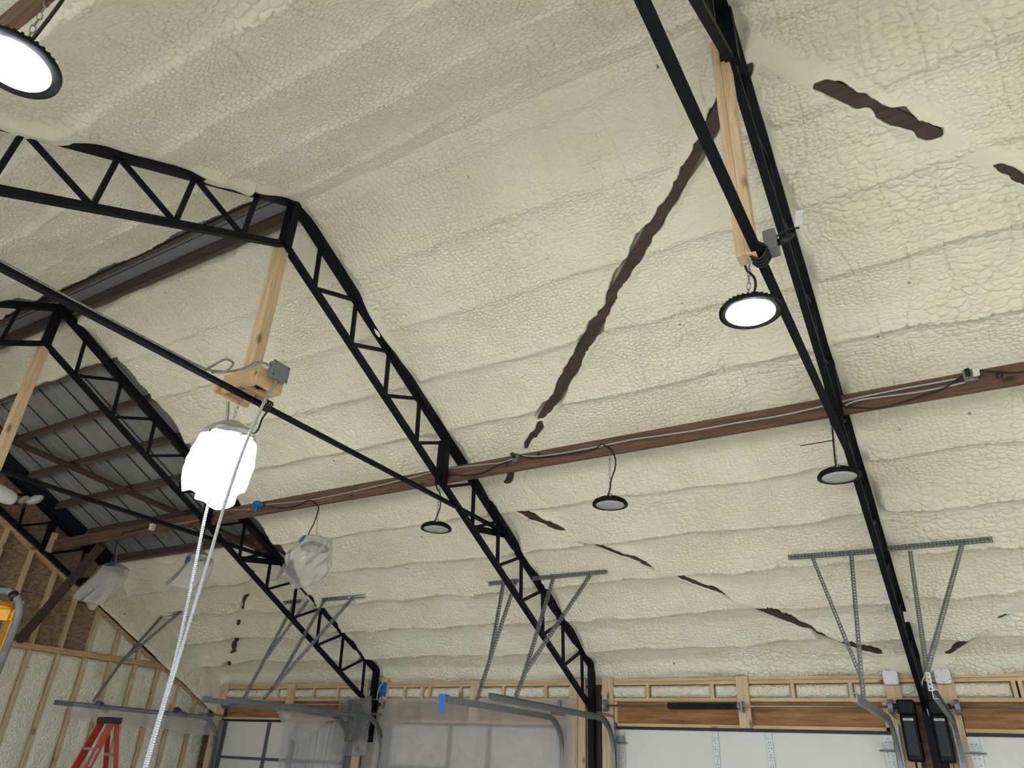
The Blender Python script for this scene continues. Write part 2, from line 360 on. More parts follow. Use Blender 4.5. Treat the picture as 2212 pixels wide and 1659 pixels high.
def foam_height(x, s):
    a = np.abs(s)
    n1 = fbm(x/1.1, s/.9, 3); n2 = fbm(x/.34, s/.22, 7); n3 = vnoise(x/.07, s/.05, 11)
    h = np.full(x.shape, .045)
    prof = .020 + .080*np.clip((a-1.2)/3.4, 0, 1)
    h = h - .016*np.clip((a-6.1)/.3, 0, 1)
    for k, sp in enumerate(PURL):
        m = np.abs(a-sp) < .75
        if not m.any(): continue
        xm, am = x[m], a[m]
        wob = .11*(fbm(xm/.7, xm*0+k*3.1, 21+k)-.5)
        d = am - sp - wob
        wd = np.where(d < 0, .20, .045 + .05*n1[m])
        h[m] -= prof[m]*(.65 + .8*fbm(xm/.6, xm*0+k*7.7, 40+k))*np.exp(-(d/wd)**2)
        # a rolled lip of foam along each purlin
        h[m] -= .014*np.exp(-((d-.01)/.03)**2)*(.4+1.2*vnoise(xm/.09, xm*0+k, 140+k))
    h = h + (n1-.5)*.05 + (n2-.5)*.05 + (n3-.5)*.008
    # pebbles, lined up in loose bent columns, of a size that changes from pass to pass
    wx_ = x + .05*(fbm(x/.22, s/.22, 201, 2)-.5) + .02*(n3-.5); ws_ = s + .05*(fbm(x/.22, s/.22, 211, 2)-.5)
    big = sstep(.42, .60, vnoise(x/.8+9, s/.5+4, 77)*.7 + .3*sstep(-1.2, .8, x))
    d1, g1 = worley(wx_/.045, ws_/.030, 5); d2, g2 = worley(wx_/.080, ws_/.050, 6)
    p1 = .6*np.clip((g1-d1)/.38, 0, 1)**.5 + .4*(1-d1**2); p2 = .6*np.clip((g2-d2)/.38, 0, 1)**.5 + .4*(1-d2**2)
    vary = .55 + .9*vnoise(x/.5, s/.35, 88)
    h = h - vary*(.023*p1*(1-big) + (.030*p2 + .009*p1)*big)
    # a few long cracks down the slope
    ck = np.abs(fbm(x/.30, s/1.4, 301, 3)-.5); h = h + .016*np.exp(-(ck/.006)**2)
    # trusses: the top chord stays mostly bare
    for q, xi in enumerate((X1, X2, X3)):
        dx = x - xi
        m = np.abs(dx) < .3
        nn = fbm(s[m]/.42, s[m]*0+q*9.3, 60+q, 2)
        tgt = -.015 + .17*(nn-.35) + .016*(n2[m]-.5) - .035*(s[m] < -.5)
        wgt = np.exp(-(np.abs(dx[m] - .025)/(.068+.04*(n2[m]-.5)))**4)
        h[m] = h[m]*(1-wgt) + np.clip(tgt, -.062, .065)*wgt
    # braces: foam runs over the strap except on the bare stretches, whose rims are ragged
    for q, (p0, p1_, runs) in enumerate(BR):
        px, py = p0; qx, qy = p1_; L = math.hypot(qx-px, qy-py); ux, uy = (qx-px)/L, (qy-py)/L
        t = (x-px)*ux + (s-py)*uy; d = (x-px)*(-uy) + (s-py)*ux
        m = (np.abs(d) < .3) & (t > -.3) & (t < L+.3) & (s > 0)
        if not m.any(): continue
        tm, dm, sm_ = t[m], d[m], s[m]
        cover = np.clip(h[m], -.08, -.014)
        wgt = np.exp(-(np.abs(dm)/.085)**4)*sstep(-.1, .0, tm)*sstep(-.1, 0, L-tm)
        hh = h[m]*(1-wgt) + cover*wgt
        off = .075*(fbm(tm/.22, tm*0+q*2.2, 95+q, 2)-.5)
        bare = np.zeros(tm.shape)
        for s0, s1, hw in runs:
            w_ = hw*(.25+1.5*fbm(tm/.16, tm*0+q, 90+q, 3)) * np.clip(np.minimum(sm_-s0, s1-sm_)/.05, 0, 1)**.5
            rim = .022*(fbm(tm/.05, dm/.05, 98+q, 2)-.5)
            bare = np.maximum(bare, sstep(.014, -.010, np.abs(dm-off) - w_ + rim)*(w_ > .004))
        h[m] = hh*(1-bare) + .085*bare
    # the foam closes on the wall plate at the eave
    h = h - .085*sstep(6.52, 6.68, s)
    # and on the gable wall where the roof there is sprayed
    h = h - .05*np.exp(-((x-X0-.0)/.10)**2)*sstep(3.9, 4.1, s)
    return h

def build_ceiling():
    xs = np.concatenate([[-11.36], np.arange(-11.3, -8.6, .011), np.arange(-8.6, 2.3, .0068), np.arange(2.3, 6.9, .12), [6.9]])
    ss = np.concatenate([np.arange(-6.75, -3.0, .12), np.arange(-3.0, 6.86, .0056)])
    X, SS = np.meshgrid(xs, ss, indexing='ij')
    h = foam_height(X, SS)
    ed = fbm(X/.35, SS/.35, 31, 3) - .5
    # bare patch 1: metal roof between the gable and the next truss
    e1 = np.minimum.reduce([SS - S_HOLE0 - .10*ed, S_HOLE1 + .10*ed + .50*np.exp(-((X-X1-.05)/.30)**2) - SS, X1 + .085 + .08*ed - X])
    # bare patch 2: ridge strip, from the gable to the middle truss
    e2 = np.minimum.reduce([SS + .20 + .14*ed, .125 + .10*ed - SS, X2 - .12 + .1*ed - X])
    e = np.maximum(e1, e2)
    lift = sstep(-.10, .0, e)
    h = h*(1-lift) + .17*lift
    sg = np.where(SS >= 0, 1, -1); A = np.abs(SS)
    # rounded at the ridge: filled with foam
    Y = YR + sg*(A*CA + h*SA*sstep(0, .15, A)); Z = ZC - A*SA + h*CA
    rid = np.exp(-(A/.16)**2); Z = Z - .04*rid
    nx, ns = X.shape
    vs = np.stack([X, Y, Z], -1).reshape(-1, 3)
    idx = np.arange(nx*ns).reshape(nx, ns)
    q = np.stack([idx[:-1, :-1], idx[:-1, 1:], idx[1:, 1:], idx[1:, :-1]], -1).reshape(-1, 4)
    em = np.minimum.reduce([e[:-1, :-1], e[:-1, 1:], e[1:, 1:], e[1:, :-1]]).reshape(-1)
    q = q[em < 0.0]
    me = bpy.data.meshes.new('ceiling'); me.vertices.add(len(vs)); me.vertices.foreach_set('co', vs.astype(np.float32).ravel())
    me.loops.add(len(q)*4); me.loops.foreach_set('vertex_index', q.ravel().astype(np.int32))
    me.polygons.add(len(q)); me.polygons.foreach_set('loop_start', np.arange(0, len(q)*4, 4, dtype=np.int32))
    me.polygons.foreach_set('use_smooth', np.ones(len(q), dtype=bool))
    me.update(calc_edges=True); me.validate()
    me.materials.append(MF); o = bpy.data.objects.new('ceiling', me); C.objects.link(o); struct(o)
build_ceiling()

# ---------------------------------------------------------------- large structure
struct(MB().box(-11.6, 7.0, -3.2, 9.4, -.1, 0).build('floor', MFLOOR))
# metal roofing with standing ribs
def deck(sign):
    m = MB(); hh = .20
    prof = []; x = -11.42
    while x < 7.0:
        prof += [(x, 0), (x+.10, 0), (x+.112, .022), (x+.137, .022), (x+.149, 0)]
        x += .229
    P = [[tuple(roof(px, sign*sv, hh + ph)) for px, ph in prof] for sv in (0.0, 6.95)]
    m.grid(P); return m
dk = sgroup('ceiling_deck')
deck(1).build('door_side_sheet', MDECK, dk); deck(-1).build('rear_sheet', MDECK, dk)
sm = MB()
for k in range(20):                                      # dark lap seams of the sheets, one to every fourth rib
    x = -11.3 + .916*k/2
    sm.bar(roof(x, .0, .196), roof(x, 6.9, .196), .012, .006, (0, SA, CA))
sm.build('lap_seam', MNAVY, dk)
rc = sgroup('trim_1', (0, YR, ZC))
MB().box(-11.4, X2+.3, YR-.12, YR+.13, ZC+.135, ZC+.14).build('ridge_strip', MCAP, rc)
MB().box(-11.4, X2+.3, YR-.15, YR-.11, ZC+.02, ZC+.14).build('ridge_board', MPUR, rc)
MB().box(-11.4, X2+.3, YR+.12, YR+.16, ZC-.02, ZC+.12).build('ridge_board', MPUR, rc)
MB().box(-11.4, X2+.3, YR-.002, YR+.002, ZC+.128, ZC+.135).build('ridge_seam', MNAVY, rc)
# right end and rear walls, unseen; the rear openings are added to let daylight in
struct(MB().box(6.85, 6.95, -3.2, 9.4, 0, 6.1).build('wall_right', MFW))
wr = sgroup('wall_rear')
MB().box(-11.5, 7.0, -3.1, -3.0, 2.75, 3.2).build('lintel', MFW, wr)
for a, b in ((-11.5, -10.6), (-7.75, -7.3), (-4.3, -3.9), (-.8, -.3), (2.9, 3.3), (6.2, 7.0)): MB().box(a, b, -3.1, -3.0, 0, 2.75).build('pier', MFW, wr)
struct(MB().box(-14, 10, -16, -3.2, -.12, -.02).build('ground', plain('pale yard concrete', 'c4bfb4', .8, 0, .08, 1.0)))  # unseen yard added to bounce sunlight up onto the foam

# ---------------------------------------------------------------- gable wall
wl = sgroup('wall_left')
def gz(y): return zbot(y) - .05
MB().add([(-11.40, -3.1, 0), (-11.40, 9.3, 0), (-11.40, 9.3, 2.75), (-11.40, YR, 6.05), (-11.40, -3.1, 2.95),
          (-11.385, -3.1, 0), (-11.385, 9.3, 0), (-11.385, 9.3, 2.75), (-11.385, YR, 6.05), (-11.385, -3.1, 2.95)],
         [(0, 1, 2, 3, 4), (9, 8, 7, 6, 5), (0, 5, 6, 1), (1, 6, 7, 2), (2, 7, 8, 3), (3, 8, 9, 4)]).build('sheathing', MOSB, wl)
SX0, SX1 = -11.385, -11.292
rnd = random.Random(4)
ys = [5.72 + .413*k for k in range(-6, 8)]
for y in ys:
    MB().box(SX0, SX1, y-.019, y+.019, 0, 2.815).build('stud', MPZ, wl)
    zt = gz(y) - .02
    if zt > 2.95: MB().box(SX0, SX1, y-.019, y+.019, 2.895, zt).build('stud', MPZ, wl)
MB().box(SX0, SX1+.004, 3.0, 8.03, 2.818, 2.855).build('wall_plate', MPY, wl)
MB().box(SX0, SX1+.004, 3.0, 8.0, 2.857, 2.893).build('wall_plate', MPY, wl)
MB().bar((-11.335, 3.0, gz(3.0)), (-11.335, 8.83, gz(8.83)), .095, .04, (0, .46, .88)).build('rake_plate', MPY, wl)
MB().box(SX0-.004, SX0+.003, 3.0, 6.7, 3.555, 3.562).build('sheet_joint', MNAVY, wl)
MB().box(SX0-.004, SX0+.003, 3.0, 6.7, 4.775, 4.782).build('sheet_joint', MNAVY, wl)
def foam_panel(y0, y1, zlo, zhi, seed, bulge=.075, x=SX0):                # zlo/zhi: functions of y
    ny = max(6, int((y1-y0)/.03)); zs = 90 if callable(zhi) is False else 60
    yy = np.linspace(y0, y1, ny)
    P = np.zeros((ny, zs, 3))
    for i, y in enumerate(yy):
        a = zlo(y) if callable(zlo) else zlo; b = zhi(y) if callable(zhi) else zhi
        zz = np.linspace(a, b, zs)
        ey = min(1, min(y-y0, y1-y)/.05); ez = np.minimum(1, np.minimum(zz-a, b-zz)/.05)
        base = .45 + .55*np.sqrt(np.clip(np.minimum(ey, ez), 0, 1))
        n = fbm(np.full(zs, y/.16)+seed, zz/.22, seed) - .35
        P[i, :, 0] = x + bulge*base + .05*n*base; P[i, :, 1] = y; P[i, :, 2] = zz
    return MB().grid(P[:, ::-1])
for k in range(len(ys)-1):
    foam_panel(ys[k]+.02, ys[k+1]-.02, .0, 2.815, k*3+1).build('foam_fill', MFW, wl, True)
foam_panel(ys[-1]+.02, 8.96, 0, 2.4, 77).build('foam_fill', MFW, wl, True)
yt = [y for y in ys if y > 6.5]
for k in range(len(yt)):
    y1 = yt[k+1]-.02 if k+1 < len(yt) else 8.75
    if gz(yt[k]+.03) - 2.9 > .08:
        foam_panel(yt[k]+.02, min(y1, 7.93), lambda y: 2.895, lambda y: max(2.9, gz(y)-.02), 100+k).build('foam_fill', MFW, wl, True)
foam_panel(6.42, 8.97, lambda y: gz(y)-.01+.03*(fbm(np.array([y/.2]), np.array([0.]), 3)[0]-.5), lambda y: min(ztop(y)+.10, 6), 141, .05, X0+.035).build('foam_fill', MFW, wl, True)
foam_panel(7.96, 8.8, lambda y: 2.3, lambda y: max(2.35, min(2.815, gz(y)-.02)), 131).build('foam_fill', MFW, wl, True)

# ---------------------------------------------------------------- overhead-door wall
wf = sgroup('wall_front')
MB().box(-11.4, 6.9, 9.13, 9.15, 0, 3.0).build('sheathing', MOSB, wf)
def wx(px, py): return on_y(px, py, YW).x
MB().box(-11.2, 6.8, YW, YW+.14, 2.667, 2.702).build('top_plate', MPX, wf)
MB().box(-11.2, 6.8, YW+.004, YW+.14, 2.630, 2.664).build('top_plate', MPX, wf)
MB().box(-11.2, 6.8, YW, YW+.14, 2.443, 2.480).build('lower_plate', MPX, wf)
crip = [-10.55] + [wx(a, 1493) for a in (600, 678, 730)] + [-7.2, -6.75] + [wx(a, 1492) for a in (911, 994, 1086, 1178)] + [wx(a, 1492) for a in (1398, 1538, 1712, 1838)] + [.35, wx(2193, 1492), 1.5, 2.1, 2.7]
for x in crip: MB().box(x-.019, x+.019, YW+.003, YW+.13, 2.48, 2.63).build('cripple_stud', MPZ, wf)
POSTS = [(-11.189, -10.985, 2.71, 0), (-9.547, -9.391, 2.69, 2.17), (-8.034, -7.862, 2.735, 0), (-7.62, -7.48, 2.76, 0), (-6.02, -5.88, 2.70, 2.17), (-4.50, -4.385, 2.69, 0), (-4.38, -4.276, 2.70, 0),
         (-4.05, -3.904, 2.76, 0), (-2.379, -2.243, 2.705, 2.17), (-.845, -.695, 2.70, 0), (-.359, -.205, 2.71, 0), (1.2, 1.34, 2.7, 2.17), (2.75, 2.9, 2.72, 0)]
for a, b, zt, zb in POSTS: MB().box(a, b, YW-.04, YW, zb, zt).build('post', MPZ, wf, bevel=.003)
for xi in (X1, X2, X3): MB().box(xi-.02, xi+.09, YW-.03, YW+.12, 0, 2.63).build('dark_post', MBZ, wf)
for a, b in ((-4.27, -4.235), (-4.10, -4.06), (-7.84, -7.80), (-.68, -.645), (-.40, -.365), (-3.9, -3.865), (-.9, -.85), (-7.47, -7.44), (-8.09, -8.05)):
    MB().box(a, b, YW+.0, YW+.13, 0, 2.44).build('jack_stud', MPZ, wf)
for a, b in ((-10.98, -8.04), (-7.47, -4.51), (-3.90, -.85), (-.20, 2.75)):
    MB().box(a, b, YW+.05, YW+.09, 2.2, 2.443).build('header', MHX, wf)
    MB().box(a, b, YW-.0, YW+.10, 2.166, 2.2).build('head_trim', MPX, wf)
    MB().box(a, b, YW-.015, YW+.06, 2.135, 2.164).build('top_seal', MRUB, wf)
def block_foam(a, b, seed):
    nx = max(5, int((b-a)/.02)); nz = 9; P = np.zeros((nx, nz, 3))
    xx = np.linspace(a, b, nx); zz = np.linspace(2.482, 2.628, nz)
    X, Z = np.meshgrid(xx, zz, indexing='ij')
    e = np.minimum.reduce([X-a, b-X, Z-2.482, 2.628-Z])
    P[..., 0] = X; P[..., 2] = Z; P[..., 1] = YW + .07 - .075*np.sqrt(np.clip(e/.04, 0, 1)) - .04*(fbm(X/.12+seed, Z/.07, seed)-.5)
    return MB().grid(P)
edges = sorted(crip + [-11.2, 6.0])
for k in range(len(edges)-1):
    a, b = edges[k]+.02, edges[k+1]-.02
    if b-a > .06: block_foam(a, b, k+3).build('foam_block', MFW, wf, True)
# the four doors
def door(n, a, b, stiles, dark):
    d = sgroup('door_%d' % n, (a, YW+.03, 0))
    z = 2.136
    for k in range(4):
        zl = z-.53
        MB().box(a, b, YW+.012, YW+.05, zl+.004, z).build('door_section', MDOOR, d, bevel=.004)
        if dark: MB().box(a, b, YW-.004, YW+.012, zl-.02, zl+.022).build('section_rail', MDGREY, d)
        else: MB().box(a, b, YW+.006, YW+.014, zl-.004, zl+.004).build('section_joint', MDGREY, d)
        z = zl
    for i, x in enumerate(stiles):
        wdt = .032 if 0 < i < len(stiles)-1 else .05
        m = MB(); m.box(x-wdt, x+wdt, YW-.006, YW+.012, .02, 2.128)
        m.build('stile', MDGREY if dark else MGALVL, d)
        if not dark:
            hm = MB(); rn = random.Random(i)
            for q in range(60):
                zz = 2.1 - q*.03 - rn.random()*.01
                for u in ([-.4, .4] if q % 3 else [0]):
                    if rn.random() < .75: hm.box(x+u*wdt-.004, x+u*wdt+.004, YW-.0075, YW-.006, zz-.004, zz+.004)
            hm.build('stile_hole', MRUB, d)
            if not 0 < i < len(stiles)-1:
                for zz in (2.03, 1.5):
                    hg = MB().box(x-.06, x+.05, YW-.03, YW-.006, zz-.028, zz+.03); hg.tube([(x-.09, YW-.035, zz-.045), (x+.09, YW-.035, zz-.045)], .008); hg.build('hinge', MGALV, d)
door(1, -10.98, -8.05, [-10.9, -9.86, -9.27, -8.12], True)
door(2, -7.46, -4.52, [-7.4, -6.33, -5.70, -4.6], True)
door(3, -3.88, -.87, [-3.815, -2.671, -2.081, -.905], False)
door(4, -.19, 2.74, [-.155, .95, 1.6, 2.65], False)

# ---------------------------------------------------------------- roof trusses
def make_truss(x, label):
    t = thing('roof_truss', label, 'roof truss', (x, YE, 0), 'black steel roof trusses')
    for sg in (1, -1):
        yk = YR + sg*(YE-YR)
        MB().bar((x, YR, ZC), (x, yk, ztop(yk)), .085, .062, (0, 0, 1)).build('top_chord', MSTEEL, t)
        MB().bar((x, YR, zbot(YR)), (x, yk, zbot(yk)), .05, .05, (0, 0, 1)).build('bottom_chord', MSTEEL, t)
        MB().bar((x, yk, ztop(yk)+.02), (x, yk, 0.0), .075, .075, (0, 1, 0)).build('column', MSTEEL, t)
        for k in range(11):
            y = 3.37 + .5225*k
            y2 = YR + sg*(y-YR)
            if k == 4: MB().bar((x, y2-sg*.05, ztop(y2)-.02), (x, y2-sg*.05, zbot(y2)+.0), .10, .07, (0, 1, 0)).build('beam_hanger', MSTEEL, t)
            else: MB().bar((x, y2, ztop(y2)-.02), (x, y2+sg*.03, zbot(y2)+.01), .03, .03, (0, 1, 0)).build('web_bar', MSTEEL, t)
            yn = YR + sg*(y+.5225-YR)
            if k < 10: MB().bar((x, y2+sg*.05, zbot(y2)+.0), (x, yn-sg*.03, ztop(yn)-.03), .03, .03, (1, 0, 0)).build('web_bar', MSTEEL, t)
    MB().bar((x, YR, zbot(YR)-.02), (x, YR, ZC+.03), .10, .07, (0, 1, 0)).build('king_post', MSTEEL, t)
    MB().angle((x, 2*YR-6.95, ZT), (x, 6.95, ZT), .05, .007).build('tie_bar', MSTEEL, t)
    for sg in (1, -1): MB().bar((x-.03, YR+sg*3.0, zbot(YR+3.0)+.015), (x-.03, YR+sg*3.93, ZT+.02), .008, .07, (0, 0, 1)).build('gusset_plate', MSTEEL, t)
    return t
TR2 = make_truss(X2, 'black steel roof truss beside the plastic-wrapped lit lamp, over the sheeted door')
TR1 = copy_tree(TR2, (X1, YE, 0), 'black steel roof truss along the edge of the bare metal roofing')
TR3 = copy_tree(TR2, (X3, YE, 0), 'black steel roof truss seen nearly edge-on above the two black door openers')
TR0 = copy_tree(TR2, (X0, YE, 0), 'black steel roof truss against the strand-board gable wall')
for c_ in list(kids(TR0)):
    if c_.name.startswith('column') or c_.name.startswith('tie_bar'): bpy.data.objects.remove(c_)
rk = thing('rake_channel', 'deep dark navy steel channel along the roof edge above the strand-board gable', 'steel channel', (X0, YR, ZC))  # dark band stands for the top chord plus the shadow in the wall gap
MB().bar(roof(X0+.01, .3, .10), roof(X0+.01, 4.0, .10), .05, .20, (0, SA, CA)).build('channel_web', MNAVY, rk)
MB().bar(roof(X0+.06, .3, .012), roof(X0+.06, 4.0, .012), .10, .012, (0, SA, CA)).build('channel_flange', MNAVY, rk)

# bare purlins and wind braces
for k, sp in enumerate(PURL[1:8]):
    if k == 6: continue
    m = MB().bar(roof(X0+.10, sp, .12), roof(X1+.4, sp, .12), .04, .14, (0, SA, CA))
    tag(m.build('purlin', MPUR), ['bare brown purlin at the top edge of the exposed metal roofing', 'second bare brown purlin down from the ridge under metal roofing', 'third bare brown purlin down from the ridge under metal roofing',
        'fourth bare brown purlin down from the ridge under metal roofing', 'bare brown purlin just above the long beam at the gable', 'lowest bare brown purlin at the foam edge of the metal roofing'][k], 'purlin', 'bare purlins under the metal roofing')
BL = ['dark brown brace strip running from the ridge to mid-slope, half buried in foam', 'dark brown brace strip running down to the eave right of the middle truss, in foam',
      'dark brown brace strip in foam right of the edge-on truss, up near the ridge', 'short dark brown brace strip in foam above the right-hand door opener',
      'bare brown diagonal brace crossing the purlins under the metal roofing', 'dark brace strip mostly buried in foam beside the gable wall']
for (p, q, _runs), lb in zip(BR, BL):
    m = MB().bar(roof(p[0], p[1], .022), roof(q[0], q[1], .022), .09, .04, (0, SA, CA))
    tag(m.build('brace', MBR), lb, 'brace', 'diagonal roof braces')

# ---------------------------------------------------------------- long timber beams
def beam(y0, label):
    b = thing('timber_beam', label, 'beam', (X0, y0, 4.2))
    for a, c in ((X0+.06, X1-.3), (X1-.298, X2+1.1), (X2+1.102, 6.8)):
        MB().box(a, c, y0, y0+.04, 4.138, 4.295).build('board', MBX, b, bevel=.003)
    return b
beam(YB, 'long brown stained timber beam crossing the trusses, hung with lamps')
beam(2*YR-YB-.04, 'brown timber beam at the top corner above the bright lamp')
tag(MB().bar(on_x(103, 1192, X0+.05), on_x(119, 1152, X0+.05), .085, .04, (1, 0, 0)).build('timber_block', MPZ), 'short pale pine block on the gable truss at the beam end', 'wood block')
kb = MB().bar((X0+.0, YB+.03, 2.90), (-9.93, YB+.02, 4.10), .09, .09, (0, 1, 0))
tag(kb.build('knee_brace', MBR), 'dark brown knee brace slanting from the gable wall plate up towards the beam', 'brace')

# ---------------------------------------------------------------- wooden drop posts
def drop_post(x, z0, z1, label):
    t = thing('drop_post', label, 'wood post', (x-.055, YR+.02, z0), 'pine posts hung from the truss peaks')
    MB().box(x-.10, x-.053, YR-.03, YR+.06, z0, z1).build('stud_half', MPZ, t, bevel=.004)
    MB().box(x-.0525, x-.004, YR-.03, YR+.06, z0, z1-.01).build('stud_half', MPZ, t, bevel=.004)
drop_post(X2, 3.99, 5.50, 'pine post hanging from the middle truss peak with a wooden box at its foot')
drop_post(X1, 3.92, 5.47, 'pine post hanging from the truss peak at the left edge')
drop_post(X3, 3.94, 5.55, 'pine post hanging behind the rod above the uncovered bright lamp')
# box frame at the foot of the middle post
bxf = thing('box_frame', 'pale pine box frame at the foot of the middle drop post', 'wooden frame', (-4.18, 3.04, 4.0))
MB().box(-4.36, -4.02, 2.92, 2.96, 4.0, 4.14).build('side_board', MPX, bxf, bevel=.003)
MB().box(-4.36, -4.02, 3.12, 3.16, 4.0, 4.10).build('side_board', MPX, bxf, bevel=.003)
MB().box(-4.02, -3.98, 2.92, 3.16, 4.0, 4.14).build('end_board', MPY, bxf, bevel=.003)
MB().box(-4.40, -4.36, 2.89, 3.19, 3.998, 4.08).build('end_board', MPY, bxf, bevel=.003)
MB().box(-4.15, -4.11, 2.96, 3.12, 4.0, 4.04).build('cross_board', MPY, bxf, bevel=.003)
tag(MB().tube([(-4.10, 3.03, 4.055), (-4.03, 3.05, 4.055)], .036, 14).build('cord_plug', MRUB), 'black twist-lock plug inside the pine box frame', 'plug')
gb = thing('junction_box', 'grey square junction box on the pine box frame', 'junction box', (-3.96, 3.06, 4.12))
MB().box(-3.978, -3.925, 2.99, 3.135, 4.075, 4.20).build('box_body', MGREYP, gb, bevel=.008)
MB().box(-3.925, -3.915, 2.985, 3.14, 4.07, 4.205).build('box_cover', MGREYP, gb, bevel=.006)
for y in (3.0, 3.125):
    for z in (4.085, 4.19): MB().tube([(-3.917, y, z), (-3.912, y, z)], .006).build('cover_screw', MRUB, gb)

# ---------------------------------------------------------------- high-bay lamps
def lamp(loc, label, lit, anchor, group, cord=None, r=.15, tilt=0.0):
    x, y, z = loc
    t = thing('high_bay_lamp', label, 'lamp', loc, group)
    MB().lathe([(.118, 0), (.15*r/.15, -.002), (r, .014), (r-.012, .024), (.12, .032), (.085, .038), (.08, .050), (.05, .056), (0.001, .058)], loc, 40, False).build('housing', MBLACK, t, True)
    fn = MB()
    for k in range(36):
        a = 2*PI*k/36; c, s_ = math.cos(a), math.sin(a)
        fn.bar((x+c*.085, y+s_*.085, z+.05), (x+c*(r-.016), y+s_*(r-.016), z+.024), .008, .018)
    fn.build('cooling_fin', MBLACK, t)
    MB().lathe([(0.001, -.004), (.07, -.004), (.119, -.001), (.12, .004)], loc, 40, False).build('lens', MLIT if lit else MLENS, t, True)
    MB().tube([(x+.022*math.cos(a), y, z+.078+.022*math.sin(a)) for a in [2*PI*k/14 for k in range(14)]], .004, 6, True).build('hook_ring', MGALV, t)
    an = Vector(anchor); p0 = Vector((x, y, z+.10)); L = (an-p0).length; n = max(3, int(L/.034)); ch = MB()
    for k in range(n):
        c = p0 + (an-p0)*((k+.5)/n); d = (an-p0).normalized(); sd = Vector((1, 0, 0)) if k % 2 else Vector((0, 1, 0))
        ch.tube([c + d*(.021*math.cos(2*PI*q/10)) + sd*(.009*math.sin(2*PI*q/10)) for q in range(10)], .0022, 5, True)
    ch.build('chain', MGALV, t)
    if cord: MB().tube(smooth_path(cord), .0065, 7).build('cord', MRUB, t, True)
    return t
def P(px, py, y=YB): return on_y(px, py, y)
YL = YB - .01
g_un = 'unlit black high-bay lamps under the long beam'
lz = 3.70
def beam_lamp(px, py, top, cordpx, label):
    c = on_y(px, py, YL); a = on_y(top[0], top[1], YL)
    cord = [on_y(u, v, YL-.005) for u, v in cordpx]
    return lamp((c.x, YL, c.z), label, False, a, g_un, cord)
beam_lamp(1318, 1091, (1317, 968), [(1311, 1076), (1318, 1055), (1320, 1038), (1329, 1010), (1329, 990), (1322, 975), (1317, 970), (1300, 960), (1285, 970), (1250, 978), (1200, 985), (1150, 990), (1122, 984)], 'unlit black disc lamp hung from the beam midway between two trusses')
beam_lamp(942, 1143, (951, 1043), [(937, 1130), (945, 1112), (951, 1095), (951, 1068), (944, 1055), (943, 1045), (952, 1033), (975, 1026), (1030, 1026), (1075, 1005), (1103, 996)], 'unlit black disc lamp beside the middle truss, cord crossing the tie bar')
lb3 = beam_lamp(1813, 1031, (1792, 892), [(1806, 1012), (1803, 985), (1800, 952), (1798, 925), (1793, 905), (1791, 893)], 'unlit black disc lamp in front of the edge-on truss')
MB().tube([on_y(1800, 951, YL-.01), on_y(1765, 957, YL-.02), on_y(1728, 963, YL-.03)], .004, 5).build('cable_tie', MRUB, lb3)
# lamps in bags (unlit)
def bag_lamp(px, py, top, cordpx, label):
    c = on_y(px, py, YL); a = on_y(top[0], top[1], YL)
    return lamp((c.x, YL, c.z), label, False, a, g_un, [on_y(u, v, YL-.005) for u, v in cordpx])
L_a = bag_lamp(680, 1186, (687, 1092), [(671, 1166), (667, 1153), (676, 1135), (684, 1115), (688, 1098), (686, 1092), (668, 1081), (640, 1093), (612, 1098), (580, 1094)], 'unlit disc lamp inside a clear bag with a long blue tape strip')
L_b = bag_lamp(243, 1240, (262, 1150), [(244, 1215), (248, 1190), (255, 1168), (265, 1152), (290, 1147), (325, 1136)], 'unlit disc lamp inside a clear bag under the beam end at the gable')
L_c = bag_lamp(428, 1217, (444, 1130), [(424, 1203), (428, 1190), (440, 1160), (444, 1135)], 'unlit disc lamp inside a clear bag behind the hanging conduit')
# lit lamps
g_lit = 'lit high-bay lamps'
lamp((-.60, 3.17, 3.72), 'bright lit disc lamp hung beside the edge-on truss', True, (-.56, 3.10, 3.97), g_lit,
     [on_y(u, v, 3.12) for u, v in ((1627, 641), (1632, 615), (1628, 598), (1614, 584), (1607, 565), (1606, 545), (1612, 528))], r=.152)
lamp((-2.50, .54, 3.78), 'bright lit disc lamp cut off by the top left corner', True, (-2.50, .54, 4.14), g_lit, [(-2.44, .54, 3.87), (-2.36, .54, 3.98), (-2.36, .545, 4.08), (-2.42, .545, 4.16)], r=.152)
lamp((-4.235, 2.99, 3.63), 'bright lit disc lamp wrapped in a torn clear bag', True, (-4.17, 2.97, 3.93), g_lit,
     [on_y(u, v, 2.95) for u, v in ((502, 937), (540, 938), (556, 930), (566, 905), (577, 888), (572, 875), (568, 868))], r=.152)
for k, xx in enumerate((-6.2, 1.2, 4.8)):  # unseen lamps added along the rear beam to light the foam
    lamp((xx, .54, 3.75), ['lit disc lamp on the rear beam above the gable side', 'lit disc lamp on the rear beam past the edge-on truss', 'lit disc lamp at the far end of the rear beam'][k], True, (xx, .54, 4.14), g_lit)
lamp((3.1, 3.0, 3.70), 'lit disc lamp under the ridge past the edge-on truss', True, (3.1, 3.0, 3.97), g_lit)  # one more unseen lamp, added under the ridge for light

